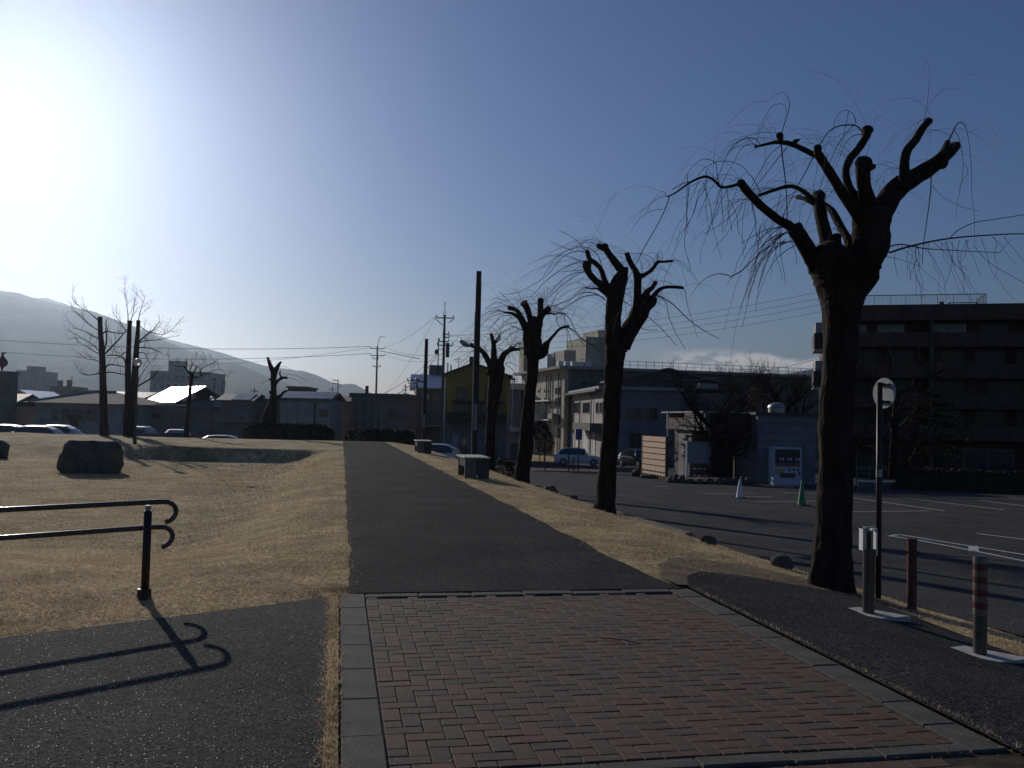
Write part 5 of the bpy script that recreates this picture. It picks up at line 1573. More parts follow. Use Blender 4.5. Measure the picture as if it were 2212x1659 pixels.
# ------------------------------------------------------------------ brown lamp posts by the path
def lamp_post(px_, ytop, Yp_, w_, label, lampx, lampy, plate=None):
    q = at(px_, 900, Yp_)
    zb = H(q.x, Yp_); zt_ = at(px_, ytop, Yp_).z
    r = root('lamp_post', (q.x, Yp_, zb), label, 'lamp post', 'brown lamp posts behind the benches', world_parts=True)
    MB().lathe([(w_ / 2, zb - .1), (w_ / 2, zt_ - .35), (w_ / 2 * .93, zt_ - .34), (w_ / 2 * .93, zt_), (0.001, zt_)], (q.x, Yp_, 0), 18).build('post', 'brownmetal', r, smooth=False)
    z = at(px_, lampy, Yp_).z
    x = at(lampx, lampy, Yp_).x
    L = q.x - x
    c = Vector((x, Yp_ - .05, z))
    # oval luminaire seen from below, long axis sloping down towards the post
    vs, fs = [], []
    nr, nseg = 6, 20
    for j in range(nr + 1):
        ph = math.pi * j / nr
        for k in range(nseg):
            a = 2 * math.pi * k / nseg
            p = Vector((math.sin(ph) * math.cos(a) * L * .52, math.sin(ph) * math.sin(a) * .17, math.cos(ph) * (.055 if ph < math.pi / 2 else .09)))
            vs.append(c + Matrix.Rotation(R(30), 3, 'Y') @ p)
    for j in range(nr):
        for k in range(nseg):
            fs.append((j * nseg + k, j * nseg + (k + 1) % nseg, (j + 1) * nseg + (k + 1) % nseg, (j + 1) * nseg + k))
    lm_ = MB(); lm_.v, lm_.f = vs, fs
    ln = lm_.build('luminaire', 'steel', r, smooth=True)
    MB().tube([c + Vector((L * .35, 0, -L * .2)), Vector((q.x, Yp_, z - L * .38))], .035, 6).build('bracket', 'brownmetal', r)
    if plate:
        y0, y1 = plate
        MB().box(q.x - w_ * .28, q.x + w_ * .30, Yp_ - w_ * .56, Yp_ - w_ * .50, at(px_, y1, Yp_).z, at(px_, y0, Yp_).z).build('plate', 'board', r)
    MB().tube([(q.x - w_ * .52, Yp_ - .02, zb), (q.x - w_ * .52, Yp_ - .02, zt_ - 1.2)], .012, 5).build('conduit', 'steel', r)
    return r
lamp_post(1027, 586, 25.6, .165, 'tall plain brown lamp post beside the nearer bench', 1004, 742, (872, 929))
lamp_post(917, 732, 42.5, .17, 'shorter-looking brown lamp post beside the farther bench', 904, 821, (895, 925))

# globe lamps on the lawn
def globe_lamp(px_, yb, Yp_, yg, rg, label):
    q = at(px_, yb, Yp_)
    zb = H(q.x, Yp_) if Yp_ < 60 else H(q.x, Yp_)
    zg_ = at(px_, yg, Yp_).z
    r = root('globe_lamp', (q.x, Yp_, zb), label, 'street lamp', 'globe lamps on the lawn', world_parts=True)
    MB().lathe([(.09, zb - .05), (.09, zb + .3), (.05, zb + .4), (.045, zg_ - rg - .05), (.12, zg_ - rg - .02), (.10, zg_ - rg + .05)], (q.x, Yp_, 0), 10).build('pole', 'darkmetal', r, smooth=True)
    prof = [(max(.001, rg * math.sin(math.pi * k / 12)), zg_ - rg * math.cos(math.pi * k / 12)) for k in range(13)]
    MB().lathe(prof, (q.x, Yp_, 0), 18).build('globe', 'globe', r, smooth=True)
globe_lamp(291, 958, 41.5, 783, .20, 'globe lamp before the tall bare trees')
globe_lamp(456, 925, 75, 861, .21, 'smaller distant globe lamp beside the blazing roof')

# ------------------------------------------------------------------ hedges and shrubs
def leafy(name, pts, label, cat, mat='hedge', kindp=None, parent=None):
    """pts: list of (centre, normal-ish radius vector) sampled; builds small leaf faces"""
    m = MB()
    for c, s_ in pts:
        a = rng.uniform(0, 6.28); t = rng.uniform(-1.2, 1.2)
        u_ = Vector((math.cos(a), math.sin(a), rng.uniform(-.6, .6))).normalized()
        w_ = Vector((-u_.y * math.cos(t), u_.x * math.cos(t), math.sin(t))).normalized()
        m.add([c - u_ * s_, c + w_ * s_ * .5, c + u_ * s_, c - w_ * s_ * .5], [(0, 1, 2, 3)])
    return m
def hedge(x0, x1, Y0, Y1, ztop, zbot_f, label, n, ls=.06, seed=0, mat='hedge', th=1.0):
    rng.seed(seed)
    a = at(x0, 900, Y0); b = at(x1, 900, Y1)
    d = Vector((b.x - a.x, b.y - a.y, 0)); L = d.length; d.normalize(); nn = Vector((-d.y, d.x, 0))
    mid = (a + b) / 2
    r = root('hedge', (mid.x, mid.y, zbot_f(mid.x, mid.y)), label, 'hedge', world_parts=True)
    core = MB()
    P_ = []
    ns = 30
    for i in range(ns + 1):
        t = i / ns
        c = Vector((a.x, a.y, 0)) + d * (L * t)
        zb = zbot_f(c.x, c.y)
        e = min(1, min(t, 1 - t) * 8) ** .5
        hh = (ztop - zb) * (.75 + .25 * e) + .08 * mnoise.noise(Vector((t * 9, seed, 0)))
        ring = []
        for k in range(8):
            an = math.pi * k / 7
            ww = th / 2 * (.6 + .4 * e)
            px_ = -math.cos(an) * ww
            pz = zb + hh * (math.sin(an) ** .35) * .93
            ring.append(c + nn * px_ + Vector((0, 0, pz if 0 < k < 7 else zb - .05)))
        P_.append(ring)
    vs = [p for ring in P_ for p in ring]
    fs = [(i * 8 + k, i * 8 + k + 1, (i + 1) * 8 + k + 1, (i + 1) * 8 + k) for i in range(ns) for k in range(7)]
    fs += [tuple(range(8)), tuple(ns * 8 + k for k in range(7, -1, -1))]
    core.v, core.f = vs, fs
    core.build('hedge_core', mat, r)
    pts = []
    for _ in range(n):
        i = rng.randrange(ns); k = rng.randrange(7); s_, t_ = rng.random(), rng.random()
        p = P_[i][k].lerp(P_[i][k + 1], s_).lerp(P_[i + 1][k].lerp(P_[i + 1][k + 1], s_), t_)
        pts.append((p + Vector((rng.gauss(0, .05), rng.gauss(0, .05), rng.gauss(.02, .05))), ls * rng.uniform(.6, 1.4)))
    tag(leafy('leaves', pts, None, None).build('leaves', mat, r), kind='stuff')
hedge(530, 722, 56.5, 56.5, at(620, 914, 56.5).z, lambda x, y: H(x, y), 'long clipped dark hedge at the foot of the stubby willow', 6000, .09, 71)
hedge(778, 900, 62, 62, at(840, 926, 62).z, lambda x, y: H(x, y), 'lower ragged hedge before the wide dark building', 3500, .10, 72)
hedge(1935, 2330, 43.5, 40.5, at(2100, 1014, 42).z, lambda x, y: lot(y), 'long low hedge before the apartment block, beyond the car park', 8000, .05, 73)
def shrub(px_, Yp_, zc, rx, rz, label, n, zb, seed, ls=.05, mat='hedge'):
    rng.seed(seed)
    q = at(px_, 900, Yp_)
    r = root('shrub', (q.x, Yp_, zb), label, 'shrub', 'rounded shrubs', world_parts=True)
    MB().tube([(q.x, Yp_, zb - .05), (q.x, Yp_, zc)], .05, 6).build('stem', 'bark', r)
    pts = []
    for _ in range(n):
        v = Vector((rng.gauss(0, 1), rng.gauss(0, 1), rng.gauss(0, 1))).normalized() * rng.uniform(.55, 1) ** .5
        k = 1 + .25 * mnoise.noise(v * 2.2 + Vector((seed, 0, 0)))
        pts.append((Vector((q.x + v.x * rx * k, Yp_ + v.y * rx * k, zc + v.z * rz * k)), ls * rng.uniform(.6, 1.4)))
    tag(leafy('leaves', pts, None, None).build('leaves', mat, r), kind='stuff')
shrub(1086, 37, H(.4, 37) + .55, .62, .62, 'rounded brown shrub right of the farthest willow', 2600, H(.2, 37), 81)
shrub(1178, 62, at(1178, 955, 62).z, .7, .8, 'dark globe-shaped shrub beside the third willow trunk', 1500, lot(62), 82, .07)
shrub(1650, 62, at(1655, 855, 62).z, 1.1, .9, 'pale brown leafy clump above the vending machine block', 1500, lot(62), 83, .08, 'soil')
shrub(1168, 84, at(1170, 930, 84).z, .8, .9, 'leafy shrub before the beige block left of the traffic signs', 1500, lot(84), 84, .1)
shrub(770, 58, at(770, 945, 58).z, .8, .6, 'low bush between the two hedges', 1200, H(at(770, 900, 58).x, 58), 85, .08)
# layered evergreen in front of the apartment block
rng.seed(90)
q = at(2020, 1000, 52)
cf = root('conifer_tree', (q.x, 52, lot(52)), 'dark layered evergreen before the apartment block', 'tree', world_parts=True)
MB().tube([(q.x, 52, lot(52)), (q.x, 52, at(2020, 850, 52).z)], [.14, .04], 8).build('trunk', 'bark', cf)
pts = []
for lay in range(7):
    zc = at(2020, 995 - lay * 22, 52).z
    rr = (2.6 - lay * .28) * rng.uniform(.85, 1.1)
    ox, oy = rng.gauss(0, .3), rng.gauss(0, .3)
    for _ in range(1500):
        a = rng.uniform(0, 6.28); d_ = rr * rng.random() ** .6
        d_ *= .75 + .35 * math.sin(a * 3 + lay)
        pts.append((Vector((q.x + ox + math.cos(a) * d_, 52 + oy + math.sin(a) * d_ * .8, zc + .35 - .22 * d_ ** 1.3 * .5 + rng.gauss(0, .08))), .06))
tag(leafy('n', pts, None, None).build('foliage', 'conifer', cf), kind='stuff')

# ------------------------------------------------------------------ vehicles
def make_car(name, label, paint, L=4.4, Wd=1.78, Hh_=1.62, suv=True, lights=False, grp='parked cars', cat='car'):
    r = root(name, (0, 0, 0), label, cat, grp)
    hl = L / 2
    st = [-hl, -hl + .08, -hl + .45, -hl + .9, -.75, 0, .55, hl - 1.35, hl - .75, hl - .2, hl]
    if suv:
        bz = [.62, .88, .98, 1.0, 1.0, .98, .97, .95, .90, .74, .55]
        tz = [.64, .90, Hh_ - .28, Hh_ - .05, Hh_, Hh_ - .01, Hh_ - .12, .99, .93, .76, .56]
    else:
        bz = [.60, .82, .88, .92, .92, .90, .88, .86, .80, .66, .5]
        tz = [.62, .84, .98, Hh_ - .18, Hh_, Hh_ - .01, Hh_ - .14, .90, .82, .68, .51]
    wd = [.78, .90, .97, 1, 1, 1, 1, .99, .96, .86, .72]
    rings = []
    for x, b, t, w in zip(st, bz, tz, wd):
        hw = Wd / 2 * w
        cab = max(0, t - b)
        rw = hw * (1 - .26 * min(1, cab / .55))
        rings.append([(x, -hw * .9, .24), (x, -hw, .42), (x, -hw, b - .12), (x, -hw * .97, b), (x, -rw, max(b, t - .05)), (x, -rw * .7, t), (x, rw * .7, t), (x, rw, max(b, t - .05)), (x, hw * .97, b), (x, hw, b - .12), (x, hw, .42), (x, hw * .9, .24)])
    n = len(rings[0])
    vs = [p for g in rings for p in g]
    body, glass = [], []
    for i in range(len(rings) - 1):
        for k in range(n):
            f = (i * n + k, (i + 1) * n + k, (i + 1) * n + (k + 1) % n, i * n + (k + 1) % n)
            cabin = tz[i] - bz[i] > .25 and tz[i + 1] - bz[i + 1] > .25
            if k in (3, 7) and cabin: glass.append(f)
            elif k in (4, 5, 6) and ((i == 6) or (i == 1 and suv) or (i == 2 and not suv)): glass.append(f)
            else: body.append(f)
    body += [tuple(range(n)), tuple((len(rings) - 1) * n + k for k in range(n - 1, -1, -1))]
    m = MB(); m.v, m.f = vs, body
    m.build('body', paint, r, smooth=False)
    m = MB(); m.v, m.f = list(vs), glass
    m.build('window', 'glass', r)
    for x in (-hl + .82, hl - .88):
        for s_ in (-1, 1):
            y = s_ * (Wd / 2 - .10)
            wl = MB()
            P_ = [(x, y - .12, .34), (x, y - .12 + .001, .34)]
            prof = [(-.115, .25), (-.11, .33), (.11, .33), (.115, .25)]
            vs_, fs_ = [], []
            for yy, rr in prof:
                for k in range(16):
                    a = 2 * math.pi * k / 16
                    vs_.append((x + rr * math.cos(a), y + yy, .33 + rr * math.sin(a)))
            for i in range(3):
                for k in range(16):
                    fs_.append((i * 16 + k, i * 16 + (k + 1) % 16, (i + 1) * 16 + (k + 1) % 16, (i + 1) * 16 + k))
            fs_ += [tuple(range(15, -1, -1)), tuple(48 + k for k in range(16))]
            wl.v, wl.f = vs_, fs_
            wo = wl.build('wheel', 'rubber', r)
            rm = MB()
            vs_, fs_ = [], []
            for k in range(12):
                a = 2 * math.pi * k / 12
                vs_.append((x + .21 * math.cos(a), y + s_ * .118, .33 + .21 * math.sin(a)))
            rm.add(vs_ + [(x, y + s_ * .135, .33)], [(k, (k + 1) % 12, 12) for k in range(12)])
            rm.build('rim', 'steel', wo)
    for s_ in (-1, 1):
        MB().box(hl - .16, hl - .02, s_ * Wd * .36 - .17, s_ * Wd * .36 + .17, .62, .76).build('headlight', 'globe', r)
        MB().box(-hl + .0, -hl + .1, s_ * Wd * .37 - .14, s_ * Wd * .37 + .14, .72, .90).build('taillight', 'redband', r)
        MB().box(.62, .80, s_ * (Wd / 2 + .07) - .09, s_ * (Wd / 2 + .07) + .09, .96, 1.10).build('wing_mirror', paint, r)
    MB().box(hl - .03, hl + .02, -.17, .17, .38, .50).build('number_plate', 'white', r)
    MB().box(hl - .06, hl + .005, -.55, .55, .52, .62).build('grille', 'darkmetal', r)
    return r
c1 = make_car('parked_car', 'white sport-utility car parked before the shutters of the pinkish building', 'car_white')
q = lotp(1250, 1003); Yc = 80
q = at(1250, 990, Yc)
c1.location = (q.x, Yc, lot(Yc) + .01); c1.rotation_euler = (0, 0, R(-4))
swap = lambda c: {'car_paint_white': c}
q = at(1380, 990, 76)
c2 = dup(c1, (q.x, 76, lot(76) + .01), R(-66), 'black car facing the camera beside the cedar board screen', swap('car_black'))
for (x, yy, rz, col, lab) in [(28, 62.5, 4, 'car_black', 'dark car at the left picture edge beyond the lawn'), (110, 64, 184, 'car_silver', 'silver car glinting beyond the lawn before the hipped hall'),
                              (311, 70, 90, 'car_grey', 'grey car seen end-on right of the twin-trunk tree'), (390, 68, 95, 'car_grey', 'dark car half hidden left of the lone bare tree'), (494, 62.5, 3, 'car_silver', 'silver car roof showing above the lawn left of the hedge'),
                              (66, 60.8, 184, 'car_black', 'second dark car at far left, nearer than the silver one')]:
    q = at(x, 900, yy)
    zc = H(q.x, yy) + .035
    cc = dup(c1, (q.x, yy, zc), R(rz), lab, swap(col))
    cc.scale = (.95, .95, .88)
q = at(934, 900, 64)
dup(c1, (q.x, 64, H(q.x, 64) - .02), R(170), 'white car roof behind the farther bench', swap('car_white'))

# ------------------------------------------------------------------ boulders and kerb stones
def rock(name, c, s_, label, cat, grp=None, seed=0, mat='stone_dark', flat=None, sub=4, rz=0, parent=None, rough_=.18, pw=1.0):
    m = MB()
    nu_, nv_ = 8 * sub // 2, 5 * sub // 2
    vs, fs = [], []
    for j in range(nv_ + 1):
        ph = math.pi * j / nv_
        for k in range(nu_):
            a = 2 * math.pi * k / nu_
            d = Vector((math.sin(ph) * math.cos(a), math.sin(ph) * math.sin(a), math.cos(ph)))
            se = [math.copysign(abs(q_) ** pw, q_) for q_ in d]
            rr = 1 + rough_ * mnoise.noise(d * 1.5 + Vector((seed, 0, 0))) + rough_ * .5 * abs(mnoise.noise(d * 3.2 + Vector((seed, 3, 0)))) + rough_ * .18 * mnoise.noise(d * 11 + Vector((seed, 3, 0)))
            p = Vector((se[0] * s_[0], se[1] * s_[1], se[2] * s_[2])) * rr
            if flat is not None: p.z = min(p.z, flat + .05 * mnoise.noise(d * 3))
            vs.append(Matrix.Rotation(rz, 3, 'Z') @ p)
    for j in range(nv_):
        for k in range(nu_):
            fs.append((j * nu_ + k, (j + 1) * nu_ + k, (j + 1) * nu_ + (k + 1) % nu_, j * nu_ + (k + 1) % nu_))
    m.v, m.f = vs, fs
    o = m.build(name, mat, parent, smooth=True)
    o.location = c
    if parent is None: tag(o, label, cat, grp)
    return o
q = at(198, 985, 29.4)
rock('boulder', (q.x, 29.4, H(q.x, 29.4) + .45), (.98, .8, .68), 'large dark boulder with a flat top lying on the dry lawn', 'boulder', seed=3, flat=.60, sub=12, pw=.78, rough_=.17)
q = at(-4, 962, 37.5)
rock('boulder', (q.x, 37.5, H(q.x, 37.5) + .3), (.42, .4, .40), 'round boulder cut by the left picture edge', 'boulder', seed=8, sub=6, pw=.85)
q = gp(555, 1053, H(-7, 24))
dm = MB().lathe([(.001, .012), (.16, .02), (.22, .015), (.26, -.01)], (0, 0, 0), 16)
o = dm.build('drain_cover', 'soil'); o.location = (q.x, q.y, H(q.x, q.y)); o.scale = (1.2, 1, 1)
tag(o, 'small dark drain cover sunk in the dry lawn', 'drain cover')
ks = [(1205, 1060, .34, 'largest rounded kerb stone, between the second and third willows'), (1178, 1052, .20, 'small kerb stone left of the largest kerb stone'), (1258, 1082, .18, 'low kerb stone just left of the second willow'),
      (1344, 1113, .16, 'kerb stone right of the foot of the second willow'), (1560, 1163, .20, 'flat dark stone at the verge edge midway between first and second willows'), (1722, 1218, .22, 'dark stone left of the largest willow foot')]
for k, (x, y, s_, lab) in enumerate(ks):
    # the stones stand on the outer edge of the verge
    best = None
    for yy in np.arange(9, 40, .1):
        X = pR(yy) + EO(yy) - .25
        p = Vector((X, yy, H(X, yy)))
        d = p - Vector((0, 0, EYE)); z = d.dot(_fw)
        sx = 1106 + FPX * d.dot(_rt) / z
        if best is None or abs(sx - x) < best[0]: best = (abs(sx - x), X, yy)
    rock('kerb_stone', (best[1] - .25, best[2], H(best[1] - .25, best[2]) + s_ * .2), (s_ * .72, s_ * .6, s_ * .62), lab, 'stone', 'stones along the verge', seed=20 + k, sub=5)
# low kerb along the lot edge
kb = MB()
for i in range(60):
    yy = 18 + i * .42
    a = Vector((pR(yy) + EO(yy) + .02, yy)); b = Vector((pR(yy + .40) + EO(yy + .40) + .02, yy + .40))
    d = (b - a).normalized(); n_ = Vector((-d.y, d.x)) * .07
    P_ = [a - n_, b - n_, b + n_, a + n_]
    z0_, z1_ = lot(yy) - .1, lot(yy) + .05
    kk = MB().add([(p.x, p.y, z0_) for p in P_] + [(p.x, p.y, z1_ + rng.uniform(-.012, .012)) for p in P_], [(0, 3, 2, 1), (4, 5, 6, 7), (0, 1, 5, 4), (1, 2, 6, 5), (2, 3, 7, 6), (3, 0, 4, 7)])
    if i == 0:
        kroot = root('kerb', (a.x, a.y, lot(yy)), 'long low concrete kerb between verge and car park', 'kerb', world_parts=True)
    kk.build('kerb_block', 'concrete_dk', kroot)

# ------------------------------------------------------------------ benches
def bench(px_, yb, label, rz):
    q = gp(px_, yb)
    r = root('bench', (q.x, q.y, H(q.x, q.y)), label, 'bench', 'slatted backless benches by the path', rz=rz)
    for k in range(6):
        MB().box(-.36 + k * .118, -.36 + k * .118 + .098, -.02, 1.55, .53, .565).build('slat', 'benchwood', r)
    for (xa_, xb_, mt_) in ((-.33, -.02, 'concrete_dk'), (.02, .32, 'darkmetal')):
        for (ya_, yb_) in ((.05, .13), (1.35, 1.43)):
            MB().box(xa_, xb_, ya_, yb_, 0, .528).build('leg', mt_, r)
    MB().box(-.31, .31, .14, 1.34, .30, .527).build('apron', 'darkmetal', r)
    return r
bench(1031, 1033, 'nearer slatted bench between path and third willow', R(11))
bench(917, 976, 'farther slatted bench beside the shorter-looking lamp post', R(11))

# ------------------------------------------------------------------ handrail at the left
A0 = Vector((-3.06, 7.54, 0)); dr = Vector((-.71, -.70, 0)).normalized()
hrr = root('handrail', tuple(A0), 'dark brown two-rail handrail with hooked ends beside the left pavement', 'handrail', world_parts=True)
for k in (0, 1):
    b = A0 + dr * (2.0 * k)
    MB().tube([(b.x, b.y, -.05), (b.x, b.y, .745)], .033, 16).build('post', 'brownmetal', hrr, smooth=True)
    MB().lathe([(.06, -.02), (.055, .07), (.040, .075)], (b.x - .005, b.y, .02), 16).build('base_collar', 'brownmetal', hrr)
    MB().tube([(b.x, b.y, .74), (b.x, b.y, .79)], .022, 10).build('rail_bracket', 'steel', hrr)
for zc, k in ((.815, 0), (.595, 1)):
    pts = [A0 + dr * s_ + Vector((0, 0, zc)) for s_ in (4.2, 3, 2, 1, 0, -.10)]
    for j in range(1, 9):
        a = math.pi * j / 8 * .93
        pts.append(A0 - dr * (.13 + .115 * math.sin(a)) + Vector((0, 0, zc - .115 * (1 - math.cos(a)) * .78)))
    off = Vector((dr.y, -dr.x, 0)) * (.0 if k == 0 else .052)
    MB().tube([p + off for p in pts], .0215, 14).build('rail', 'railmetal', hrr, smooth=True)

# ------------------------------------------------------------------ bollards, sign, red post
def base_plate(r, c, a=.26):
    P_ = [(c.x - a * 1.25, c.y + .10), (c.x + .02, c.y - a * .95), (c.x + a * 1.3, c.y - .12), (c.x + .0, c.y + a * .9)]
    z = H(c.x, c.y) + .024
    MB().prism_z(P_, z - .05, z + .006).build('concrete_base', 'plate', r)
b1 = Vector((3.36, 8.3))
zb = H(b1.x, b1.y) + .02
r = root('bollard', (b1.x, b1.y, zb), 'brown bollard capped with a folded white plate, before the round sign', 'bollard', 'bollards across the footpath', world_parts=True)
MB().lathe([(.053, zb - .02), (.053, zb + .60), (.001, zb + .60)], (b1.x, b1.y, 0), 20).build('post', 'bollard', r, smooth=False)
MB().lathe([(.028, zb + .60), (.028, zb + .76), (.001, zb + .76)], (b1.x, b1.y, 0), 12).build('socket', 'darkmetal', r)
MB().box(b1.x - .075, b1.x - .058, b1.y - .045, b1.y + .045, zb + .585, zb + .80).box(b1.x - .075, b1.x - .035, b1.y - .04, b1.y + .045, zb + .785, zb + .80).build('reflector_plate', 'white', r)
MB().box(b1.x + .054, b1.x + .070, b1.y - .03, b1.y + .03, zb + .54, zb + .78).box(b1.x + .02, b1.x + .070, b1.y - .03, b1.y + .03, zb + .77, zb + .785).build('reflector_plate', 'white', r)
base_plate(r, b1)
b2 = Vector((3.72, 7.02))
zb = H(b2.x, b2.y) + .02
r = root('bollard', (b2.x, b2.y, zb), 'bollard ringed with red and pale reflective bands near the right edge', 'bollard', 'bollards across the footpath', world_parts=True)
MB().lathe([(.050, zb - .02), (.050, zb + .77), (.001, zb + .77)], (b2.x, b2.y, 0), 20).build('post', 'bollard', r)
for k in range(9):
    z = zb + .31 + k * .05
    MB().lathe([(.0505, z), (.0525, z + .002), (.0525, z + .045), (.0505, z + .047)], (b2.x, b2.y, 0), 20).build('reflective_band', 'redband' if k % 2 else 'whiteband', r)
base_plate(r, b2)
p3 = Vector((4.36, 9.62)); zb = H(p3.x, p3.y)
r = root('bollard', (p3.x, p3.y, zb), 'dark red post standing in the verge right of the round sign', 'bollard', 'bollards across the footpath', world_parts=True)
MB().lathe([(.060, zb - .05), (.055, zb + .03), (.050, zb + .05), (.050, zb + .74), (.055, zb + .745), (.055, zb + .765), (.001, zb + .77)], (p3.x, p3.y, 0), 20).build('post', 'redpost', r)
MB().tube([(p3.x - .075, p3.y, zb + .62), (p3.x + .075, p3.y, zb + .62)], .012, 8).build('chain_lug', 'darkmetal', r)
sp_ = Vector((4.22, 10.15)); zb = H(sp_.x, sp_.y)
ztop = at(1902, 826, 10.15).z
r = root('round_sign', (sp_.x, sp_.y, zb), 'round road sign seen from behind on a thin dark pole', 'road sign', world_parts=True)
MB().tube([(sp_.x, sp_.y, zb - .05), (sp_.x, sp_.y, ztop)], .032, 14).build('pole', 'brownmetal', r, smooth=True)
cz = at(1905, 849, 10.15).z
nrm = Vector((math.sin(R(70.6)), math.cos(R(70.6)), 0)); tang = Vector((nrm.y, -nrm.x, 0))
dc = Vector((sp_.x, sp_.y, cz)) + nrm * .06
vs, fs = [], []
for off in (0, .012):
    for k in range(32):
        a = 2 * math.pi * k / 32
        vs.append(dc + nrm * off + tang * (.175 * math.cos(a)) + Vector((0, 0, .175 * math.sin(a))))
fs = [tuple(range(31, -1, -1)), tuple(range(32, 64))] + [(k, (k + 1) % 32, 32 + (k + 1) % 32, 32 + k) for k in range(32)]
m = MB(); m.v, m.f = vs, fs
m.build('sign_disc', 'signback', r)
for dz in (.10, -.10):
    a_ = dc + Vector((0, 0, dz))
    MB().tube([a_ - nrm * .012 - tang * .10, a_ - nrm * .012 + tang * .10], .014, 6).tube([a_, Vector((sp_.x, sp_.y, cz + dz))], .02, 6).build('bracket', 'darkmetal', r)
MB().lathe([(.036, 0), (.036, .08), (.033, .082)], (sp_.x, sp_.y, at(1900, 1030, 10.15).z), 14).build('sticker', 'steel', r)

# ------------------------------------------------------------------ lot furniture
def cone(px_, yb, label, mat, hh):
    q = lotp(px_, yb)
    r = root('traffic_cone', (q.x, q.y, lot(q.y)), label, 'traffic cone', 'traffic cones in the car park', rz=.4)
    MB().box(-.19, .19, -.19, .19, 0, .035).build('base', 'rubber', r)
    MB().lathe([(.135, .035), (.13, .06), (.03, hh - .02), (.025, hh), (.001, hh)], (0, 0, 0), 20).build('body', mat, r, smooth=True)
    for z in (.35, .52):
        k = (hh - z) / (hh - .06)
        MB().lathe([(.03 + .1 * k + .003, z), (.03 + .1 * k - .012, z + .08)], (0, 0, 0), 20).build('reflective_sleeve', 'white' if mat != 'green' else 'greenmetal', r)
cone(1598, 1076, 'white traffic cone with dark foot before the stone planter', 'white', .68)
cone(1732, 1092, 'green traffic cone left of the largest willow trunk', 'green', .80)
# cedar board screen
a = lotp(1388, 1030); b = lotp(1437, 1038)
a = Vector((7.75, 52.5, 0)); b = Vector((8.62, 49.3, 0))
q0, q1 = at(1388, 1031, 52.5), at(1437.5, 1038, 49.3)
a = Vector((q0.x, 52.5, lot(52.5))); b = Vector((q1.x, 49.3, lot(49.3)))
d = (b - a); L = d.length; ang = math.atan2(d.y, d.x)
r = root('board_screen', tuple(a), 'fresh cedar board screen with open slats below, glowing in the sun', 'screen', rz=ang)
dz = (b.z - a.z) / L
ht = at(1388, 940, 52.5).z - a.z
for k in range(6):
    z1_ = ht - .03 - k * .335; z0_ = z1_ - .28
    MB().box(0, L, -.04, -.01, z0_, z1_).build('board', 'wood', r)
MB().box(0, L, -.04, -.01, .28, .42).build('board', 'wood', r)
for k in range(9):
    x = .05 + (L - .1) * k / 8
    MB().box(x - .03, x + .03, .0, .05, .10 if 0 < k < 8 else -.02, ht - .02).build('slat', 'wood', r)
MB().box(L + .002, L + .10, -.05, .08, -.05, ht + .02).build('post', 'brownclad', r)
MB().box(-.10, -.002, -.05, .08, -.05, ht).build('post', 'brownclad', r)
# notice board
Yn = 46.8
q0 = at(1483, 1040, Yn); q1 = at(1540, 1040, Yn)
r = root('notice_board', (q0.x, Yn, lot(Yn)), 'blank grey notice board on two white posts at the planter', 'notice board', world_parts=True)
zt_, zm_ = at(1510, 954, Yn).z, at(1510, 1001, Yn).z
MB().box(q0.x + .05, q1.x, Yn - .03, Yn + .03, zm_, zt_).build('panel', 'board', r)
MB().box(q0.x - .05, q0.x + .045, Yn - .05, Yn + .05, lot(Yn) - .05, zt_ + .02).build('post', 'white', r)
MB().box(q1.x + .003, q1.x + .05, Yn - .04, Yn + .04, lot(Yn) - .05, zm_ + .02).build('post', 'white', r)
q0 = at(1492, 1034, Yn + .8); q1 = at(1536, 1034, Yn + .8)
zt_ = at(1510, 1000, Yn + .8).z
r = root('mailbox_cabinet', (q0.x, Yn + .8, lot(Yn)), 'dark cabinet with two rows of pale slots under the notice board', 'mailbox', world_parts=True)
MB().box(q0.x, q1.x, Yn + .8, Yn + 1.2, lot(Yn), zt_).build('cabinet', 'darkmetal', r)
for rr_ in range(2):
    for k in range(3):
        x = q0.x + .12 + k * .27
        z = lot(Yn) + .28 + rr_ * .36
        MB().box(x, x + .16, Yn + .78, Yn + .798, z, z + .05).build('mail_slot', 'white', r)
MB().box(q0.x - .02, q0.x + .65, Yn + .78, Yn + 1.22, zt_, zt_ + .04).build('lid', 'steel', r)
# stone-edged planter
rng.seed(97)
c = Vector((at(1532, 1050, 45.6).x, 45.6))
r = root('planter', (c.x, c.y, lot(c.y)), 'low planter island edged with rough stones around the cherry tree', 'planter', world_parts=False)
MB().lathe([(1.0, -.02), (1.0, .20), (.7, .26), (.001, .30)], (0, 0, 0), 24).build('soil_bed', 'soil', r).scale = (2.0, 1.1, 1)
for k in range(26):
    a = 2 * math.pi * k / 26
    rock('stone', (math.cos(a) * 2.1, math.sin(a) * 1.2, .13), (rng.uniform(.18, .28), rng.uniform(.14, .2), rng.uniform(.15, .24)), None, None, seed=200 + k, sub=2, rz=a + 1.57, parent=r, mat='stone_dark')
rock('rock', (at(1408, 1040, 50).x, 50.8, lot(50) + .08), (.55, .3, .16), 'low pale rock at the foot of the cedar board screen', 'stone', seed=51, sub=5, mat='concrete_dk')
rock('rock', (at(1397, 1030, 53.5).x - .5, 53.5, lot(53.5) + .15), (.4, .35, .32), 'dark rock left of the cedar board screen', 'stone', seed=52, sub=5)
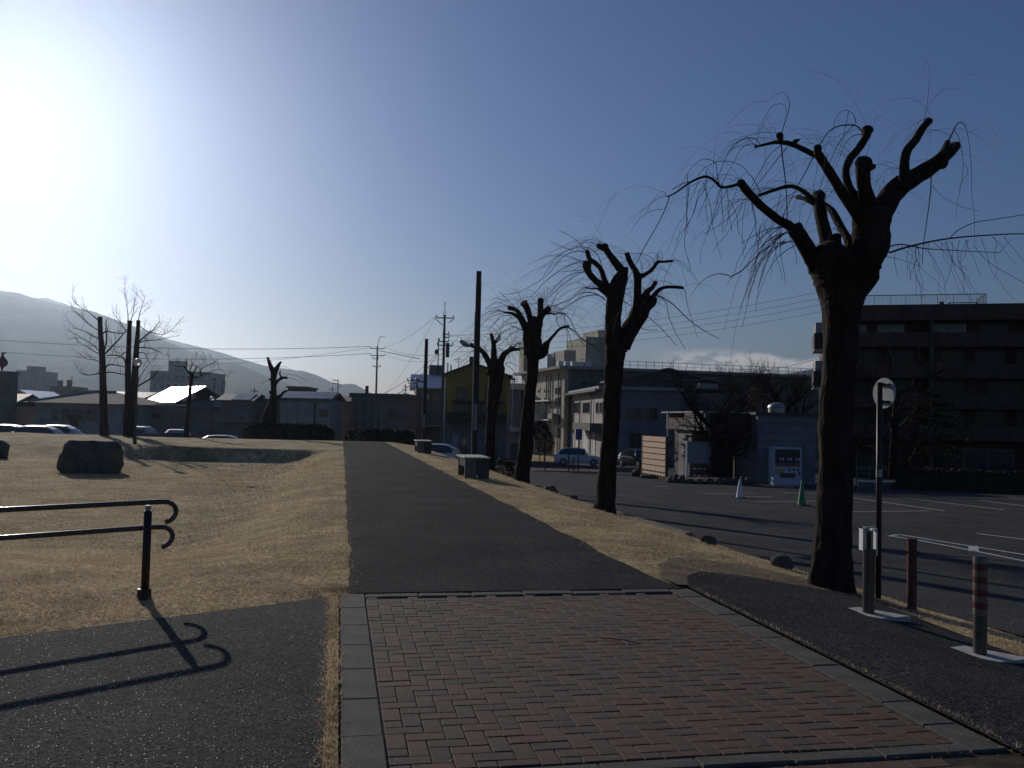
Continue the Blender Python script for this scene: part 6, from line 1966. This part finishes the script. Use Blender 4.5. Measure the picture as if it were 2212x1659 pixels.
# small dark traffic signs
for (x, yb_, yt, yy, wpx, lab, mt) in [(1249, 1012, 927, 60, 14, 'square blue sign on a post left of the second willow', 'blue'), (1228, 1010, 931, 60, 7, 'narrow blue sign seen edge-on left of the square sign', 'blue')]:
    q = at(x, yb_, yy)
    r = root('traffic_sign', (q.x, yy, lot(yy)), lab, 'traffic sign', 'blue signs on posts', world_parts=True)
    zt_ = at(x, yt, yy).z
    MB().tube([(q.x, yy, lot(yy) - .05), (q.x, yy, zt_ - .02)], .04, 8).build('post', 'darkmetal', r)
    w2 = wpx / FPX * yy / 2
    MB().box(q.x - w2, q.x + w2, yy - .07, yy - .045, zt_ - .72, zt_).build('plate', mt, r)
for k, x in enumerate((1177, 1239, 1316)):
    q = at(x, 1000, 60)
    r = root('bollard', (q.x, 60, lot(60)), ['thin dark post left of the blue signs', 'thin dark post between the blue signs', 'thin dark post right of the second willow'][k], 'bollard', 'thin dark posts across the car park', world_parts=True)
    MB().tube([(q.x, 60, lot(60)), (q.x, 60, lot(60) + .9)], .04, 8).lathe([(.055, lot(60) + .9), (.05, lot(60) + .95), (.001, lot(60) + .97)], (q.x, 60, 0), 8).build('post', 'darkmetal', r)
# long planting bed across the lot in front of the parked car
q0 = at(1150, 1010, 62); q1 = at(1320, 1010, 62)
pb = MB().box(q0.x, q1.x, 59.6, 62.6, lot(61) - .05, lot(61) + .10)
tag(pb.build('planting_bed', 'soil'), kind='structure')
# green pipe guard rail right of the big trunk
Yr = 44.5
r = root('guard_rail', (at(1875, 1000, Yr).x, Yr, lot(Yr)), 'green pipe railing right of the largest willow trunk', 'railing', world_parts=True)
xa, xb = at(1850, 1000, Yr).x, at(1906, 1000, Yr).x
for k in range(3):
    x = xa + (xb - xa) * k / 2
    MB().tube([(x, Yr, lot(Yr)), (x, Yr, lot(Yr) + 1.05)], .035, 8).build('post', 'greenmetal', r)
for z in (1.02, .72, .42):
    MB().tube([(xa, Yr, lot(Yr) + z), (xb, Yr, lot(Yr) + z)], .025, 8).build('rail', 'greenmetal', r)
r = root('garden_wall', (xa, Yr - .8, lot(Yr)), 'low wall with a white coping right of the largest willow trunk', 'wall', world_parts=True)
MB().box(xa - .2, xb + .6, Yr - .95, Yr - .75, lot(Yr) - .1, lot(Yr) + .34).build('wall', 'concrete_dk', r)
MB().box(xa - .25, xb + .65, Yr - 1.0, Yr - .7, lot(Yr) + .34, lot(Yr) + .39).build('coping', 'white', r)

# ------------------------------------------------------------------ dry grass and litter
g = np.random.default_rng(5)
def scatter_blades(name, X, Yv, hgt, wid, mat, lay=.5, seed=0, zoff=0.0):
    gg = np.random.default_rng(seed)
    n = len(X)
    Z = np.array([H(float(a), float(b)) for a, b in zip(X, Yv)]) + zoff
    az = gg.uniform(0, 2 * np.pi, n); hh = hgt * gg.uniform(.4, 1.3, n); ln = hh * gg.normal(lay, .5, n); da = gg.uniform(0, 2 * np.pi, n)
    w = wid * gg.uniform(.6, 1.4, n) * np.maximum(1, Yv / 10)
    hh = hh * np.maximum(1, Yv / 22)
    v = np.zeros((n, 3, 3), dtype=np.float32)
    v[:, 0] = np.stack([X - np.cos(az) * w, Yv - np.sin(az) * w, Z - .003], 1)
    v[:, 1] = np.stack([X + np.cos(az) * w, Yv + np.sin(az) * w, Z - .003], 1)
    v[:, 2] = np.stack([X + np.cos(da) * ln, Yv + np.sin(da) * ln, Z + hh], 1)
    me = bpy.data.meshes.new(name)
    me.vertices.add(n * 3); me.loops.add(n * 3); me.polygons.add(n)
    me.vertices.foreach_set('co', v.ravel())
    me.loops.foreach_set('vertex_index', np.arange(n * 3, dtype=np.int32))
    me.polygons.foreach_set('loop_start', np.arange(0, n * 3, 3, dtype=np.int32))
    me.update()
    me.validate()
    me.materials.append(M[mat])
    o = bpy.data.objects.new(name, me); COL.objects.link(o)
    return tag(o, kind='stuff')
def polar(n, y0, y1, k, seed):
    gg = np.random.default_rng(seed)
    Yv = y0 + (y1 - y0) * gg.uniform(0, 1, n) ** k
    X = gg.uniform(-.66, .66, n) * Yv * 1.0
    return X, Yv
def vL(Yv): return -1.43 - 0.1913 * (Yv - 8.13)
def vR(Yv): return 1.60 - 0.2056 * (Yv - 8.48)
def vE(Yv): return vR(Yv) + np.interp(Yv, [0, 10, 20, 34, 60], [3.2, 3.5, 4.1, 4.7, 5.2])
X, Yv = polar(230000, 5.6, 34, 1.6, 11)
mk = (X < vL(Yv) + .02 + .13 * g.random(len(X)) ** 3) & (Yv > 7.76 - .08 * g.random(len(X)) ** 2 + .74 * (X + 1.52))
scatter_blades('dry_grass', X[mk], Yv[mk], .036, .0030, 'blade', 1.3, 1)
X, Yv = polar(160000, 6.0, 34, 1.5, 12)
nr_ = np.interp(Yv, [0, 4, 7.2, 8.3, 9.3, 9.7, 9.95], [5.4, 4.6, 4.15, 3.98, 3.85, 3.6, 2.9])
soil = (Yv < 10.9) & (X < vR(Yv) + 2.4) & (g.random(len(X)) < .5)
mk = (X < vE(Yv)) & (((Yv > 9.9) & (X > vR(Yv) - .02 - .13 * g.random(len(X)) ** 3)) | ((Yv <= 9.9) & (Yv > 8.6) & (X > vR(Yv) + .15) & (X < 2.6) & (Yv > 9.3)) | ((Yv <= 9.9) & (X > nr_))) & ~soil
scatter_blades('dry_grass', X[mk], Yv[mk], .035, .0028, 'blade', 1.0, 2)
# seam of grass between edging and pavement
n = 5000
t = g.uniform(0, 1, n); Xs = -1.55 + (7.95 - (7.9 - t * 5.5)) * .1935 + g.normal(0, .025, n); Ys = 7.9 - t * 5.5
scatter_blades('seam_grass', Xs, Ys, .035, .003, 'blade', .8, 3)
n = 800
t = g.uniform(0, 1, n); e = pvO + pvU * PW
Ys = 8.5 - t * 5; Xs = e.x + (8.57 - Ys) * .1935 + .02 + np.abs(g.normal(0, .02, n))
scatter_blades('seam_grass', Xs, Ys, .022, .003, 'blade', .8, 4, .012)
# straw litter on the paths, lawn and paving
n = 6000
X, Yv = polar(n, 3.2, 30, 1.3, 15)
mk = (X > vL(Yv) - 3.5) & (X < vE(Yv) - .3)
X, Yv = X[mk], Yv[mk]
m = MB()
for a, b in zip(X, Yv):
    uu = (a + 1.49) * .982 + (b - 7.95) * .190; vv = (a + 1.49) * .190 - (b - 7.95) * .982
    z = (.008 if (0 < uu < 3.29 and vv > 0) else H(a, b) + .028)
    an = g.uniform(0, 6.28); L_ = abs(g.normal(0, .022)) + .010
    p0 = Vector((a, b, z)); d_ = Vector((math.cos(an), math.sin(an), 0)) * L_
    nn_ = Vector((-math.sin(an), math.cos(an), 0)) * .0015
    mid_ = p0 + d_ * .5 + nn_ * g.uniform(-3, 3) + Vector((0, 0, .006))
    m.add([p0 - nn_, p0 + nn_, mid_ + nn_, mid_ - nn_, p0 + d_], [(0, 1, 2, 3), (3, 2, 4)])
tag(m.build('straw_litter', 'blade'), kind='stuff')
# a fallen twig on the paving
q = gp(1302, 1382)
m = MB().tube([q + Vector((0, 0, .012)), q + Vector((.13, -.05, .018)), q + Vector((.27, -.13, .010))], .004, 5)
tag(m.build('fallen_twig', 'bark_thin'), 'short dark twig lying on the brick paving', 'twig')

# fallen leaves gathered along the foot of the bank
rng.seed(77)
m = MB()
toe = [(-4.9, 13.0), (-5.6, 16.5), (-6.4, 20.5), (-7.5, 25), (-8.9, 32), (-9.9, 37)]
for _ in range(5200):
    t = rng.random() ** 1.3 * (len(toe) - 1)
    i = int(t); f = t - i
    bx = toe[i][0] * (1 - f) + toe[i + 1][0] * f + rng.gauss(0, .55 + .15 * i); by = toe[i][1] * (1 - f) + toe[i + 1][1] * f + rng.gauss(0, 1.0)
    if bx > pL(by) - .25 or by < 8.5: continue
    s_ = rng.uniform(.008, .020) * max(1, by / 15)
    a = rng.uniform(0, 6.28)
    u_ = Vector((math.cos(a), math.sin(a), rng.uniform(-.5, .5))) * s_
    v_ = Vector((-math.sin(a), math.cos(a), rng.uniform(-.5, .5))) * s_ * .5
    c_ = Vector((bx, by, H(bx, by) + .018))
    m.add([c_ - u_, c_ + v_, c_ + u_, c_ - v_], [(0, 1, 2, 3)])
tag(m.build('fallen_leaves', material('dry_leaf', (.34, .24, .19), (.20, .13, .10), scale=3, rough=.7, spec=.25)), kind='stuff')
